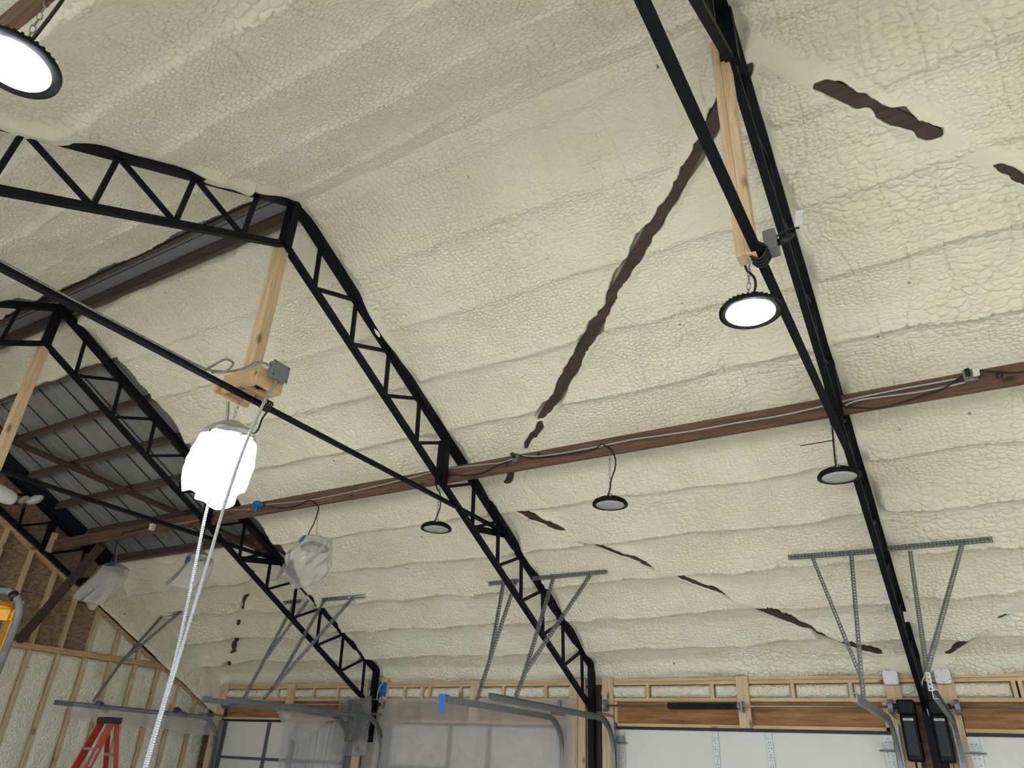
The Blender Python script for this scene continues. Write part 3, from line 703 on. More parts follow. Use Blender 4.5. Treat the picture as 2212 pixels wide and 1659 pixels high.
# ---------------------------------------------------------------- plastic bags
def bag(loc, rx, h, seed, label, lobes=5, mat=MBAG, tail=(0, 0), tape=None, top=.05, group='clear bags tied over lamps', flare=.38, close=.0, crumple=.14):
    x, y, z = loc
    n, mrows = 72, 40; P_ = np.zeros((mrows, n, 3)); a = np.linspace(0, 2*PI, n)
    ca, sa_ = np.cos(a), np.sin(a)
    low = h*(1 + 1.1*(fbm(ca*.9+seed*5, sa_*.9+seed, seed+20, 2)-.5))
    for i in range(mrows):
        u = i/(mrows-1)
        if u < .2: rr = top + (rx*.74-top)*math.sin(u/.2*PI/2)
        else: rr = rx*(.74 + flare*(u-.2) - close*max(0, u-.62)**1.5)
        f = fbm(ca*1.1+seed, sa_*1.1+u*.9, seed, 2)-.5; g = fbm(ca*3+seed*2, sa_*3+u*2.2, seed+4, 3)-.5; q = np.abs(fbm(ca*1.7+seed*3, sa_*1.7+u*.5, seed+9, 1)-.5)
        rad = rr*(1 + (.50*f + crumple*g - .5*q)*min(1, u*2.5))
        P_[i, :, 0] = x + rad*ca + tail[0]*u*u; P_[i, :, 1] = y + rad*sa_ + tail[1]*u*u
        P_[i, :, 2] = z + .05 - u*low + .02*g
    P_[:, -1] = P_[:, 0]
    m = MB().grid(P_)
    t = thing('plastic_bag', label, 'plastic bag', loc, group)
    fo = m.build('film', mat, t, True)
    if tape:
        tm = MB(); pts = []
        j = int(tape[0]*n)
        for i in range(tape[1], tape[2]):
            p = Vector(P_[i, j]); o = (p-Vector((x, y, p.z))).normalized()*.006
            s2 = Vector((-o.y, o.x, 0)).normalized()*.024
            pts.append((p+o-s2, p+o+s2))
        tm.grid([[tuple(a_), tuple(b_)] for a_, b_ in pts]); tm.build('tape_strip', MBLUE, t)
    return t
ca_ = L_a.location; cb_ = L_b.location; cc_ = L_c.location
bag((ca_.x, ca_.y, ca_.z+.09), .27, .50, 3, 'clear bag with a long blue tape strip, nearest the truss of bare roofing', tail=(-.10, -.06), tape=(.775, 3, 17), flare=.55, close=1.5, crumple=.3)
bag((cb_.x, cb_.y, cb_.z+.09), .25, .50, 11, 'clear bag with a dab of blue tape below the beam end', tail=(-.16, -.08), tape=(.86, 0, 6), flare=.42)
bag((cc_.x, cc_.y, cc_.z+.09), .21, .46, 17, 'clear bag half hidden behind the hanging conduit', tail=(-.14, -.06), tape=(.74, 8, 16))
bag((-4.235, 2.99, 3.71), .245, .47, 23, 'torn clear bag glowing around the lit lamp under the box frame', mat=plastic_film('thin bag film', .35, 'f2f4f8', .2, .6), flare=.3, close=.9, crumple=.45)

# ---------------------------------------------------------------- conduits, cables and boxes
def cable(name, pts, r, mat, label, cat, group=None, parts=None, ribs=False):
    pts = smooth_path(pts, 6)
    if ribs:                                             # flexible metal conduit: ribbed tube
        out = []; rr = []
        for i in range(len(pts)-1):
            n = max(2, int((pts[i+1]-pts[i]).length/.006))
            for k in range(n): out.append(pts[i].lerp(pts[i+1], k/n)); rr.append(r*(1.12 if len(rr) % 2 else .88))
        out.append(pts[-1]); rr.append(r)
        o = MB().tube(out, rr, 7).build(name, mat)
    else: o = MB().tube(pts, r, 7).build(name, mat, None, True)
    return tag(o, label, cat, group)
MFLEX = plain('bright flexible conduit', 'a9abac', .45, .5, .06, 40)
yc = YB - .012
cable('conduit', [on_y(u, v, yc) for u, v in ((350, 1134), (414, 1127), (455, 1113), (470, 1103), (540, 1100))], .008, MFLEX, 'pale conduit along the beam between the gable and the blue-taped box', 'conduit', 'conduit along the long beam')
cable('conduit', [on_y(u, v, yc) for u, v in ((572, 1090), (650, 1083), (700, 1075), (780, 1058), (880, 1034), (960, 1014), (1040, 1004), (1085, 999), (1110, 990))], .008, MFLEX, 'pale conduit along the beam from the blue-taped box to the metal outlet box', 'conduit', 'conduit along the long beam')
cable('conduit', [on_y(u, v, yc) for u, v in ((1128, 985), (1180, 984), (1280, 967), (1370, 949), (1420, 942), (1500, 930), (1600, 912), (1690, 897), (1780, 877), (1800, 872), (1860, 858), (1960, 838), (2060, 820), (2085, 812))], .008, MFLEX, 'pale conduit along the beam right of the metal outlet box', 'conduit', 'conduit along the long beam')
cable('conduit', [on_y(u, v, yc) for u, v in ((1815, 905), (1822, 880), (1850, 866), (1900, 858), (1990, 846), (2050, 834), (2092, 824))], .008, MFLEX, 'lower of two pale conduits by the beam right of the edge-on truss', 'conduit', 'conduit along the long beam')
cable('cable', [on_y(u, v, yc-.012) for u, v in ((1820, 878), (1850, 880), (1890, 882), (1940, 872), (1990, 855), (2040, 838), (2075, 815), (2095, 812))], .006, MRUB, 'black cable sagging along the beam right of the edge-on truss', 'cable')
lc = [on_y(u, v, yc-.012) for u, v in ((2096, 806), (2110, 800), (2150, 803), (2190, 805), (2240, 797), (2320, 785))]
cable('cable', lc, .006, MRUB, 'black cable leaving the tagged outlet box at the right edge', 'cable')
for k, (u, v, rr, lb) in enumerate(((2159, 811, .018, 'small black cable loop on the beam at the right edge'), (1163, 981, .011, 'small black cable loop on the beam right of the outlet box'), (1093, 1005, .012, 'small black cable loop on the beam left of the outlet box'))):
    c = on_y(u, v, yc-.012); tag(MB().tube([(c.x+rr*math.cos(a), c.y, c.z+rr*math.sin(a)) for a in [2*PI*q/18 for q in range(18)]], .0045, 6, True).build('cable_loop', MRUB), lb, 'cable loop')
def outlet(u, v, wd, ht, label, mat=MGALV, plug=True, blue=False, tagp=False):
    c = on_y(u, v, YB); t = thing('outlet_box', label, 'outlet box', (c.x, YB, c.z))
    MB().box(c.x-wd/2, c.x+wd/2, YB-.05, YB-.001, c.z-ht/2, c.z+ht/2).build('box_body', mat, t, bevel=.004)
    MB().box(c.x-wd/2-.003, c.x+wd/2+.003, YB-.055, YB-.05, c.z-ht/2-.003, c.z+ht/2+.003).build('face_plate', mat, t, bevel=.002)
    if plug: MB().tube([(c.x-.01, YB-.055, c.z+.005), (c.x-.01, YB-.085, c.z+.01), (c.x-.015, YB-.10, c.z+.03)], .017, 10).build('plug', MRUB, t, True)
    if blue:
        m = MB().tube(smooth_path([(c.x-.07, YB-.06, c.z+.02), (c.x-.02, YB-.075, c.z+.035), (c.x+.04, YB-.07, c.z+.02), (c.x+.07, YB-.065, c.z-.01)]), [.03]*18+[.02], 9); m.build('tape_wrap', MBLUE, t, True)
        MB().tube(smooth_path([(c.x+.01, YB-.08, c.z+.03), (c.x+.02, YB-.085, c.z-.03), (c.x+.0, YB-.08, c.z-.06)]), .018, 8).build('tape_wrap', MBLUE, t, True)
    if tagp: MB().add([(c.x+.02, YB-.07, c.z+.035), (c.x+.062, YB-.075, c.z+.03), (c.x+.055, YB-.08, c.z-.03), (c.x+.015, YB-.075, c.z-.03)], [(0, 1, 2, 3)]).build('paper_tag', MTAG, t)
    return t
outlet(1119, 992, .055, .075, 'bare metal outlet box on the beam right of the middle truss')
outlet(2096, 817, .08, .085, 'outlet box with a white paper tag on the beam at the right edge', tagp=True)
outlet(565, 1097, .06, .07, 'outlet box wrapped in blue tape on the beam', blue=True, plug=False)
outlet(333, 1140, .06, .08, 'pale outlet box on the beam close to the gable', MWHITE, plug=False)
# junction box on the tie of the edge-on truss, its cord coil and tag
tb = thing('outlet_box', 'grey outlet box on the rod above the uncovered bright lamp', 'outlet box', (X3+.05, 3.08, 4.03))
MB().box(X3+.03, X3+.09, 3.03, 3.13, 3.98, 4.09).build('box_body', MGREYP, tb, bevel=.004)
MB().tube([(X3+.09, 3.08, 4.03), (X3+.13, 3.09, 4.04), (X3+.17, 3.10, 4.07)], [.018, .02, .008], 10).build('plug', MRUB, tb, True)
MB().tube(smooth_path([(X3+.09, 3.08, 4.07), (X3+.15, 3.08, 4.09), (X3+.20, 3.08, 4.08)]), .005, 6).build('cord', MRUB, tb, True)
MB().add([(X3+.18, 3.06, 4.08), (X3+.215, 3.06, 4.08), (X3+.235, 3.06, 4.17), (X3+.20, 3.06, 4.17)], [(0, 1, 2, 3)]).build('paper_tag', MTAG, tb)
cl = MB()
for k in range(4):
    cl.tube([(X3+.043*math.cos(a), 3.02+.025*k+.01*math.sin(3*a), ZT+.043*math.sin(a)) for a in [2*PI*q/18 for q in range(18)]], .008, 6, True)
tag(cl.build('cord_coil', MRUB, None, True), 'black cord coiled around the rod above the uncovered bright lamp', 'cord')
cl = MB()
for k in range(3):
    cl.tube([(X2+.04*math.cos(a), 3.17+.02*k+.008*math.sin(3*a), ZT+.04*math.sin(a)) for a in [2*PI*q/18 for q in range(18)]], .007, 6, True)
tag(cl.build('cord_coil', MRUB, None, True), 'black cord coiled around the rod just below the pine box frame', 'cord')
# flexible conduits along the middle tie and hanging to the floor
cable('flexible_conduit', [(X2-.02, -.6, ZT+.035), (X2-.02, .6, ZT+.034), (X2-.02, 1.6, ZT+.034), (X2-.02, 2.3, ZT+.034), (X2-.015, 2.62, ZT+.04), (X2+.02, 2.76, ZT+.07), (X2+.08, 2.86, ZT+.13), (X2+.16, 2.89, ZT+.17), (-3.95, 2.94, 4.15), (-3.945, 2.985, 4.14)], .009, MGALV, 'grey flexible conduit running along the rod to the junction box', 'conduit', ribs=True)
cable('flexible_conduit', [(X2-.01, 2.64, ZT+.03), (X2-.05, 2.70, ZT+.10), (X2+.02, 2.74, ZT+.16), (X2+.10, 2.76, ZT+.12), (X2+.07, 2.74, ZT+.05), (X2, 2.68, ZT+.03)], .008, MGALV, 'grey conduit loop beside the pine box frame', 'conduit')
hp = [(-3.95, 3.07, 4.07)] + [on_y(u, v, 2.9) for u, v in ((574, 862), (530, 960), (490, 1075), (455, 1195), (420, 1310), (387, 1420), (350, 1540), (316, 1659))]
hp += [(hp[-1].x-.03, 2.9, .8), (hp[-1].x-.05, 2.9, .02)]
cable('flexible_conduit', hp, .011, MFLEX, 'pale flexible conduit dropping from the grey junction box to the floor', 'conduit', 'hanging flexible conduits', ribs=True)
hp = [on_y(u, v, 3.0) for u, v in ((493, 868), (488, 925), (470, 1010), (452, 1080), (440, 1130), (420, 1230), (400, 1330), (375, 1440), (345, 1545), (312, 1659))]
hp += [(hp[-1].x-.02, 3.0, .8), (hp[-1].x-.03, 3.0, .02)]
cable('flexible_conduit', hp, .011, MFLEX, 'pale flexible conduit hanging down through the torn bright bag', 'conduit', 'hanging flexible conduits', ribs=True)

# ---------------------------------------------------------------- door tracks and hangers
def track(x, zt, y0, side, label, tape=0):
    t = thing('door_track', label, 'door track', (x, 8.9, 0), 'overhead door tracks')
    def ch(pts, name):
        a = MB()
        for i in range(len(pts)-1):
            p, q = Vector(pts[i]), Vector(pts[i+1]); d = (q-p).normalized(); up = Vector((1, 0, 0)).cross(d)*-1
            a.bar(p, q, .006, .062, up)
        a2 = a
        for i in range(len(pts)-1):
            p, q = Vector(pts[i]), Vector(pts[i+1]); d = (q-p).normalized(); up = Vector((1, 0, 0)).cross(d)*-1; up.normalize()
            for sgn in (-1, 1): a2.bar(p+up*(.028*sgn)+Vector((side*.016, 0, 0)), q+up*(.028*sgn)+Vector((side*.016, 0, 0)), .032, .005, up)
        return a2.build(name, MGALVD, t)
    ch([(x, y0, zt), (x, 8.42, zt)], 'horizontal_rail')
    ch([(x, 8.42 + .42*math.sin(a), zt-.42+.42*math.cos(a)) for a in [PI/2*k/8 for k in range(9)]], 'curved_rail')
    ch([(x, 8.84, zt-.42), (x, 8.84, .0)], 'vertical_rail')
    MB().perforated((x-side*.02, 8.42, zt+.045), (x-side*.02, 8.93, zt+.045), .03, nrm=(1, 0, 0), second=False).build('corner_bracket', MGALV, t)
    MB().box(x-side*.01-.012, x-side*.01+.012, 8.86, 8.935, 1.0, zt-.02).build('wall_bracket', MGALV, t)
    if tape:
        MB().box(x-.02, x+.02, y0+.03, y0+.13, zt+.034, zt+.038).build('tape_strip', MBLUE, t)
        if tape == 1: MB().box(x-.021, x+.021, y0+.42, y0+.49, zt-.036, zt+.040).build('tape_strip', MBLUE, t)
        if tape == 2: MB().add([(x-.02, y0-.01, zt+.04), (x+.03, y0+.03, zt+.04), (x+.02, y0+.05, zt-.14), (x-.03, y0+.0, zt-.10)], [(0, 1, 2, 3)]).build('tape_flap', MBLUE, t)
    return t
track(-10.885, 2.165, 6.05, 1, 'grey door track along the left gable wall, wrapped in plastic')
track(-8.03, 2.215, 6.2, -1, 'grey door track taped blue, just left of the truss of bare roofing', 1)
track(-7.40, 2.20, 6.03, 1, 'grey door track on the left side of the sheeted door')
track(-4.51, 2.225, 6.2, -1, 'grey door track with hanging blue tape flap, right side of the sheeted door', 2)
track(-3.86, 2.225, 6.03, 1, 'grey door track at the left jamb of the plain white door')
track(-.80, 2.24, 6.35, -1, 'short-looking grey door track below the left opener light')
track(-.285, 2.24, 6.15, 1, 'grey door track in front of the right-hand black opener')
def hanger(foot, tops, label, post=None):
    t = thing('track_hanger', label, 'track hanger', foot, 'punched steel track hangers')
    for k, tp in enumerate(tops):
        MB().perforated(foot if post is None else post, tp, .032, nrm=(0, -1, .3)).build('punched_strut', MGALV, t)
    if post: MB().perforated(foot, post, .032, nrm=(0, -1, .1)).build('punched_strut', MGALV, t)
def rt(px, py): return on_roof(px, py, -.10)
hanger((-10.90, 6.62, 2.22), [rt(352, 1332), rt(387, 1326)], 'pair of punched struts by the gable wall, above the plastic-wrapped track', on_x(262, 1433, -10.9))
hanger((-8.02, 6.82, 2.26), [rt(640, 1299), rt(668, 1297)], 'left pair of punched struts at the truss of bare roofing', on_x(572, 1428, -8.0))
hanger((-7.41, 6.60, 2.24), [rt(703, 1297), rt(765, 1291)], 'right pair of punched struts at the truss of bare roofing', on_x(598, 1480, -7.41))
hanger((-4.52, 6.86, 2.25), [rt(1089, 1261), rt(1116, 1256)], 'left pair of punched struts at the middle truss', on_x(1060, 1425, -4.52))
hanger((-3.87, 6.56, 2.26), [rt(1198, 1246), rt(1278, 1241)], 'right pair of punched struts at the middle truss', on_x(1135, 1455, -3.87))
hanger((-.80, 6.75, 2.26), [rt(1755, 1204), rt(1839, 1193)], 'left pair of punched struts at the edge-on truss', on_x(1862, 1468, -.80))
hanger((-.29, 6.15, 2.26), [rt(1966, 1190), rt(2080, 1173)], 'right pair of punched struts at the edge-on truss', on_x(2003, 1452, -.29))
def ceil_angle(a, b, label):
    p, q = on_roof(a[0], a[1], -.10), on_roof(b[0], b[1], -.10)
    tag(MB().perforated(p, q, .034, nrm=(0, -.89, .45)).build('ceiling_angle', MGALVD), label, 'angle iron', 'punched angles on the foam ceiling')
ceil_angle((612, 1304), (650, 1300), 'short punched angle on the foam left of the truss of bare roofing')
ceil_angle((695, 1298), (790, 1289), 'punched angle on the foam right of the truss of bare roofing')
ceil_angle((1055, 1263), (1120, 1256), 'short punched angle on the foam left of the middle truss')
ceil_angle((1150, 1252), (1312, 1237), 'long punched angle on the foam right of the middle truss')
ceil_angle((1703, 1207), (1893, 1193), 'punched angle on the foam left of the edge-on truss')
ceil_angle((1918, 1188), (2145, 1168), 'punched angle on the foam right of the edge-on truss')
ceil_angle((343, 1334), (392, 1324), 'short punched angle on the foam near the gable wall')

# ---------------------------------------------------------------- torsion shafts
def torsion(a, b, drums, spring, label):
    y, z = 8.86, 2.385
    t = thing('torsion_shaft', label, 'torsion shaft', ((a+b)/2, y, z), 'door torsion shafts')
    MB().tube([(a, y, z), (b, y, z)], .0127, 10).build('shaft', MGALV, t, True)
    for x in drums: MB().tube([(x-.035, y, z), (x-.03, y, z), (x+.012, y, z), (x+.016, y, z)], [.055, .07, .07, .05], 20).build('cable_drum', MGALVD, t)
    if spring:
        s0, s1 = spring; pts = []
        n = int((s1-s0)/.014)
        m = MB().tube([(s0, y, z), (s1, y, z)], .028, 14)
        m.tube([(s0+(s1-s0)*k/(n*8), y+.031*math.cos(2*PI*k/8), z+.031*math.sin(2*PI*k/8)) for k in range(n*8+1)], .0055, 5)
        m.build('spring', MRUB, t)
        MB().tube([(s1+.0, y, z), (s1+.03, y, z), (s1+.05, y, z)], [.036, .04, .03], 12).build('winding_cone', MGALV, t)
        MB().box(s1+.045, s1+.055, y-.05, y+.08, z-.06, z+.05).build('bearing_plate', MGALV, t)
torsion(-4.02, -.62, [-3.955, -.80], (-3.17, -2.36), 'torsion shaft with black spring above the plain white door')
torsion(-.42, 2.9, [-.21, 2.7], None, 'torsion shaft above the door right of the edge-on truss')
torsion(-10.95, -7.95, [-10.85, -8.1], None, 'torsion shaft above the far left door')
torsion(-7.5, -4.4, [-7.4, -4.56], None, 'torsion shaft behind the plastic over the sheeted door')

# ---------------------------------------------------------------- wall-mounted openers and their lights
def opener(x0, x1, label, mirror):
    y0, y1, zt, zb = 8.70, 8.86, 2.44, 1.89
    t = thing('door_opener', label, 'door opener', ((x0+x1)/2, y1, zb), 'black wall-mounted door openers')
    MB().box(x0, x1, y0, y1, zb, zt-.13).build('housing', MBLACK, t, bevel=.018)
    MB().box(x0-.008, x1+.008, y0-.015, y1, zt-.14, zt).build('motor_head', MBLACK, t, bevel=.02)
    MB().box(x0+.022, x1-.022, y0-.012, y0-.0005, zb+.05, zt-.16).build('cover', MSCREEN, t, bevel=.004)
    xc = (x0+x1)/2
    pl = MB().box(xc-.045, xc+.045, y0-.0155, y0-.0122, zt-.192, zt-.172).build('label_plate', MGALVL, t)
    fc = bpy.data.curves.new('lettering', 'FONT'); fc.body = 'LiftMaster'; fc.size = .017; fc.align_x = 'CENTER'; fc.align_y = 'CENTER'; fc.extrude = .0005
    fo = bpy.data.objects.new('lettering', fc); C.objects.link(fo); fo.parent = pl; fo.rotation_euler = (PI/2, 0, 0); fo.location = Vector((xc, y0-.0162, zt-.182)) - parent_loc(pl); fc.materials.append(MSCREEN)
    bpy.context.view_layer.update(); me = bpy.data.meshes.new_from_object(fo.evaluated_get(bpy.context.evaluated_depsgraph_get())); me.name = 'lettering'
    f2 = bpy.data.objects.new('lettering', me); C.objects.link(f2); f2.parent = pl; f2.rotation_euler = fo.rotation_euler; f2.location = fo.location
    bpy.data.objects.remove(fo)
    xs = x0-.05 if mirror else x1+.05
    MB().tube([((x0 if mirror else x1), 8.86-.06, 2.385), (xs, 8.86-.06, 2.385)], .025, 12).build('shaft_collar', MRUB, t, True)
    MB().box(x0+.02, x1-.02, y1, YW-.03, zb+.1, zt-.1).build('mount_plate', MBLACK, t)
opener(-.735, -.59, 'black wall opener left of the edge-on truss column', True)
opener(-.462, -.325, 'black wall opener right of the edge-on truss column', False)
opener(-7.985, -7.845, 'black wall opener under plastic left of the sheeted-door truss column', True)
opener(-7.665, -7.525, 'black wall opener under plastic right of the sheeted-door truss column', False)
def light_cover(x, z, label, wd=.145, ht=.14, mat=MWHITE, y=8.94):
    t = thing('opener_light', label, 'light cover', (x, y, z), 'square opener lights above the doors')
    MB().rounded(x-wd/2, x+wd/2, z-ht/2, z+ht/2, y-.035, y-.001, .032).build('cover', mat, t)
    MB().rounded(x-wd/2-.007, x+wd/2+.007, z-ht/2-.007, z+ht/2+.007, y-.010, y-.0005, .036).build('base_rim', MFILM, t)
    for k, (dx, dz) in enumerate(((-.4, -.05), (.4, -.2), (0, .43), (0, -.43))): MB().box(x+dx*wd-.004, x+dx*wd+.004, y-.037, y-.030, z+dz*ht-.004, z+dz*ht+.004).build('screw_slot', MGREYP, t)
    return t
light_cover(-.768, 2.668, 'white square light cover left of the edge-on truss column')
light_cover(-.292, 2.672, 'white square light cover right of the edge-on truss column')
light_cover(-7.96, 2.60, 'white light cover under plastic left of the truss column', .11, .13)
lt = light_cover(-7.575, 2.615, 'light cover wrapped in blue masking tape', .15, .16, MBLUE, 8.94)
MB().box(-7.60, -7.565, 8.925, 8.935, 2.49, 2.55).build('tape_tail', MBLUE, lt); MB().box(-7.54, -7.505, 8.925, 8.935, 2.50, 2.56).build('tape_tail', MBLUE, lt)
sc_ = thing('safety_sensor', 'small blue-taped sensor on the post between the two left doors', 'sensor', (-7.78, 8.9, 1.8))
MB().box(-7.925, -7.872, 8.90, 8.9395, 1.715, 1.825).build('tape_wrap', MBLUE, sc_, bevel=.006)
MB().tube([(-7.88, 8.905, 1.765), (-7.87, 8.895, 1.735)], .018, 8).build('sensor_eye', MWHITE, sc_, True)
cable('wire', [(X1+.28, 8.86, 2.74), (X1+.20, 8.83, 2.68), (X1+.13, 8.83, 2.58), (X1+.11, 8.84, 2.47), (X1+.10, 8.85, 2.2)], .005, MTAG, 'thin pale wire curving down beside the blue-taped light', 'wire')
cable('wire', [(X3+.09, 8.80, 2.70), (X3+.03, 8.79, 2.63), (X3+.0, 8.79, 2.53), (X3+.01, 8.79, 2.42), (X3+.02, 8.79, 2.30)], .006, MTAG, 'thin pale wire bowed over the edge-on truss column', 'wire')

# ---------------------------------------------------------------- plastic sheeting
def sheet(name, fn, nu, nv, mat, label):
    Pp = np.zeros((nu, nv, 3))
    for i in range(nu):
        for j in range(nv): Pp[i, j] = fn(i/(nu-1), j/(nv-1))
    o = MB().grid(Pp).build(name, mat, None, True); return tag(o, label, 'plastic sheet')
def n1(a, b, s): return float(fbm(np.array([a]), np.array([b]), s, 3)[0]) - .5
sheet('plastic_sheet', lambda u, v: (-7.72 + 3.36*u + .03*n1(u*3, v*5, 5), 8.82 + .12*n1(u*9, v*3, 6)*(.3+v) + .05*n1(u*30, v*4, 8), 2.455 - 2.42*v + .03*n1(u*14, 2, 9)*(v < .05)), 80, 50, MFILM2, 'milky plastic sheet hung over the door between the left and middle trusses')
sheet('plastic_sheet', lambda u, v: (-9.35 + 1.30*u, 8.87 + .10*n1(u*12, v*1.2, 15) + .05*math.sin(u*40+3*n1(u*3, v*2, 3)), 2.16 - 2.1*v), 70, 30, MFILM, 'clear pleated plastic sheet over the right half of the far left door')
def drape(u, v):
    x = -8.02; y = 7.35 + 1.15*u
    d = .42*math.sin(PI*min(1, u*1.02))**1.2*(.6+.5*u)
    return (x - .10*v*math.sin(PI*u) + .04*n1(u*5, v*4, 2), y, 2.20 - d*v + .02*n1(u*9, v*3, 4))
sheet('plastic_sheet', drape, 40, 16, MFILM, 'loose plastic flap sagging below the blue-taped track')
sheet('plastic_sheet', lambda u, v: (X1 - .40 + .62*u, 8.62 - .06*math.sin(PI*u) + .06*n1(u*6, v*5, 31), 2.46 - .75*v - .06*n1(u*4, 1, 3)), 30, 30, MWRAP, 'grey clear plastic wrapped around the column between the two left doors')
sheet('plastic_sheet', lambda u, v: (-10.86 + .03*n1(u*8, v*3, 2), 6.3 + 2.5*u, 2.18 - .17*v*(1+.5*n1(u*5, 0, 7)) - .12*u*v), 50, 8, MFILM, 'plastic sheet clinging to the track along the gable wall')
def rag(px, py, x, k):
    c = on_x(px, py, x); m = MB().tube(smooth_path([(c.x, c.y-.09, c.z+.03), (c.x-.03, c.y-.02, c.z+.02), (c.x-.02, c.y+.05, c.z-.02), (c.x-.03, c.y+.11, c.z-.03)]), [.02+.016*((i*7+k) % 3) for i in range(19)], 9)
    return m
tag(rag(222, 1527, -10.88, 1).build('tape_wad', plain('grey duct tape', '5f6468', .5, .2, .3, 30), None, True), 'grey tape wadded around the track by the gable wall', 'tape')
tag(rag(390, 1540, -10.88, 2).build('tape_wad', bpy.data.materials['grey duct tape'], None, True), 'grey tape hanging from the gable-side track near the door corner', 'tape')

# ---------------------------------------------------------------- step ladder
def ladder():
    c = Vector((-9.45, 6.03, 1.985)); wv = Vector((.985, -.17, 0)); fv = Vector((-.17, -.985, 0))
    t = thing('step_ladder', 'red fibreglass step ladder with stained black cap by the gable wall', 'step ladder', (c.x, c.y, 0))
    def pt(a, b, z): return Vector((c.x, c.y, z)) + wv*a + fv*b
    MB().bar(pt(-.175, .02, c.z-.03), pt(.175, .02, c.z-.03), .17, .07).build('top_cap', MCAPL, t, bevel=.01)
    for sg, mt in ((-1, MRED), (1, MRED2)):  # left rails deeper red, right rails paler
        MB().bar(pt(sg*.145, .05, c.z-.06), pt(sg*.27, .60, 0), .03, .08, fv).build('front_rail', mt, t)
        MB().bar(pt(sg*.12, -.03, c.z-.06), pt(sg*.22, -.50, 0), .03, .05, fv).build('rear_rail', mt, t)
    for k in range(6):
        z = c.z - .06 - .295*(k+1); f = (c.z-.06-z)/(c.z-.06)
        if z < .1: break
        MB().bar(pt(-(.145+.125*f), .05+.55*f, z), pt(.145+.125*f, .05+.55*f, z), .085, .03).build('step', MALU, t)
        MB().bar(pt(-(.12+.10*f), -.03-.47*f, z-.05), pt(.12+.10*f, -.03-.47*f, z-.05), .04, .03).build('rear_brace', MALU, t)
    a = pt(.160+.02, .135, c.z-.34); b = pt(.160+.040, .195, c.z-.54)
    MB().bar(a, b, .004, .03, fv).build('warning_sticker', plain('scuffed sticker', '9a8f88', .7, 0, .6, 60), t)
ladder()

# ---------------------------------------------------------------- scaffold, hose and the sprayer at the left edge
def at(px, py, d): return EYE + ray(px, py)*d
def scaffold():
    lf = Vector((-RIGHT.x, -RIGHT.y, 0)).normalized(); bk = Vector((FWD.x, FWD.y, 0)).normalized()
    c = at(34, 1320, 6.9); base = Vector((c.x, c.y, 0)); top = c.z + .10
    t = thing('scaffold', 'yellow rolling scaffold with punched uprights at the left edge', 'scaffold', base)
    bk = -bk
    corners = [base, base+bk*.72, base+lf*1.75, base+lf*1.75+bk*.72]
    for p in corners:
        m = MB().perforated(p+Vector((0, 0, .12)), p+Vector((0, 0, top)), .045, .05, .012, nrm=tuple(bk)); m.bar(p+Vector((0, 0, .12))+lf*.0-bk*.024, p+Vector((0, 0, top))-bk*.024, .044, .04, lf)
        m.build('upright', MYEL, t)
        MB().lathe([(.0, .0), (.055, .01), (.06, .06), (.055, .115), (0, .12)], p, 16, False).build('caster', MRUB, t, True)
    for z in (.5, 1.25, 2.12, top-.07):
        MB().tube([corners[0]+Vector((0, 0, z)), corners[1]+Vector((0, 0, z))], .018).build('end_rung', MYEL, t, True)
        MB().tube([corners[2]+Vector((0, 0, z)), corners[3]+Vector((0, 0, z))], .018).build('end_rung', MYEL, t, True)
    MB().tube([base+Vector((0, 0, top-.07))+lf*.02, base+Vector((0, 0, top-.07))+lf*1.75], .02).build('guard_rail', MYEL, t, True)
    MB().tube([base+bk*.72+Vector((0, 0, top-.07)), base+bk*.72+Vector((0, 0, top-.07))+lf*1.75], .02).build('guard_rail', MYEL, t, True)
    MB().bar(base+Vector((0, 0, top-.14))+lf*.0, base+Vector((0, 0, top-.14))+lf*1.75, .03, .10).build('side_truss', MYEL, t)
    MB().tube(smooth_path([base+Vector((0, 0, top-.2))+lf*.17, base+Vector((0, 0, top-.35))+lf*.20, base+Vector((0, 0, top-.45))+lf*.06]), .012).build('guard_brace', MYEL, t, True)
    MB().tube([base+Vector((0, 0, top-.52)), base+Vector((0, 0, top-.50))+lf*1.75], .015).build('guard_rail', MYEL, t, True)
    q = base + lf*.06 + bk*.04
    pf = MB().bar(q+Vector((0, 0, 2.16))+bk*.32, q+lf*1.62+Vector((0, 0, 2.16))+bk*.32, .62, .03); pf.build('platform', MPX, t)
    hz = top
    hs = [base+lf*1.3+Vector((0, 0, hz+.06))+bk*.04, base+lf*.7+Vector((0, 0, hz+.05))+bk*.05, base+lf*.3+Vector((0, 0, hz+.07))+bk*.05, base+lf*.05+Vector((0, 0, hz+.05))+bk*.06, base-lf*.07+Vector((0, 0, hz-.10))+bk*.06,
          base-lf*.075+Vector((0, 0, hz-.30))+bk*.06, base-lf*.07+Vector((0, 0, hz-.55))+bk*.06, base-lf*.06+Vector((0, 0, hz-.85))+bk*.07, base-lf*.06+Vector((0, 0, hz-1.5))+bk*.10, base-lf*.0+Vector((0, 0, .06))+bk*.2, base+lf*.6+Vector((0, 0, .05))+bk*.5]
    ho = thing('spray_hose', 'grey jacketed hose draped over the yellow scaffold corner', 'hose', base)
    MB().tube(smooth_path(hs), .034, 12).build('hose_jacket', MHOSE, ho, True)
    bnd = base - lf*.0 + Vector((0, 0, hz-.0)) + bk*.06
    MB().tube([hs[3]+Vector((0, 0, .0)), hs[3]-lf*.045+Vector((0, 0, -.045))], .044, 12).build('tape_band', MRUB, ho, True)
    return base, lf, bk
SB, LF, BK = scaffold()
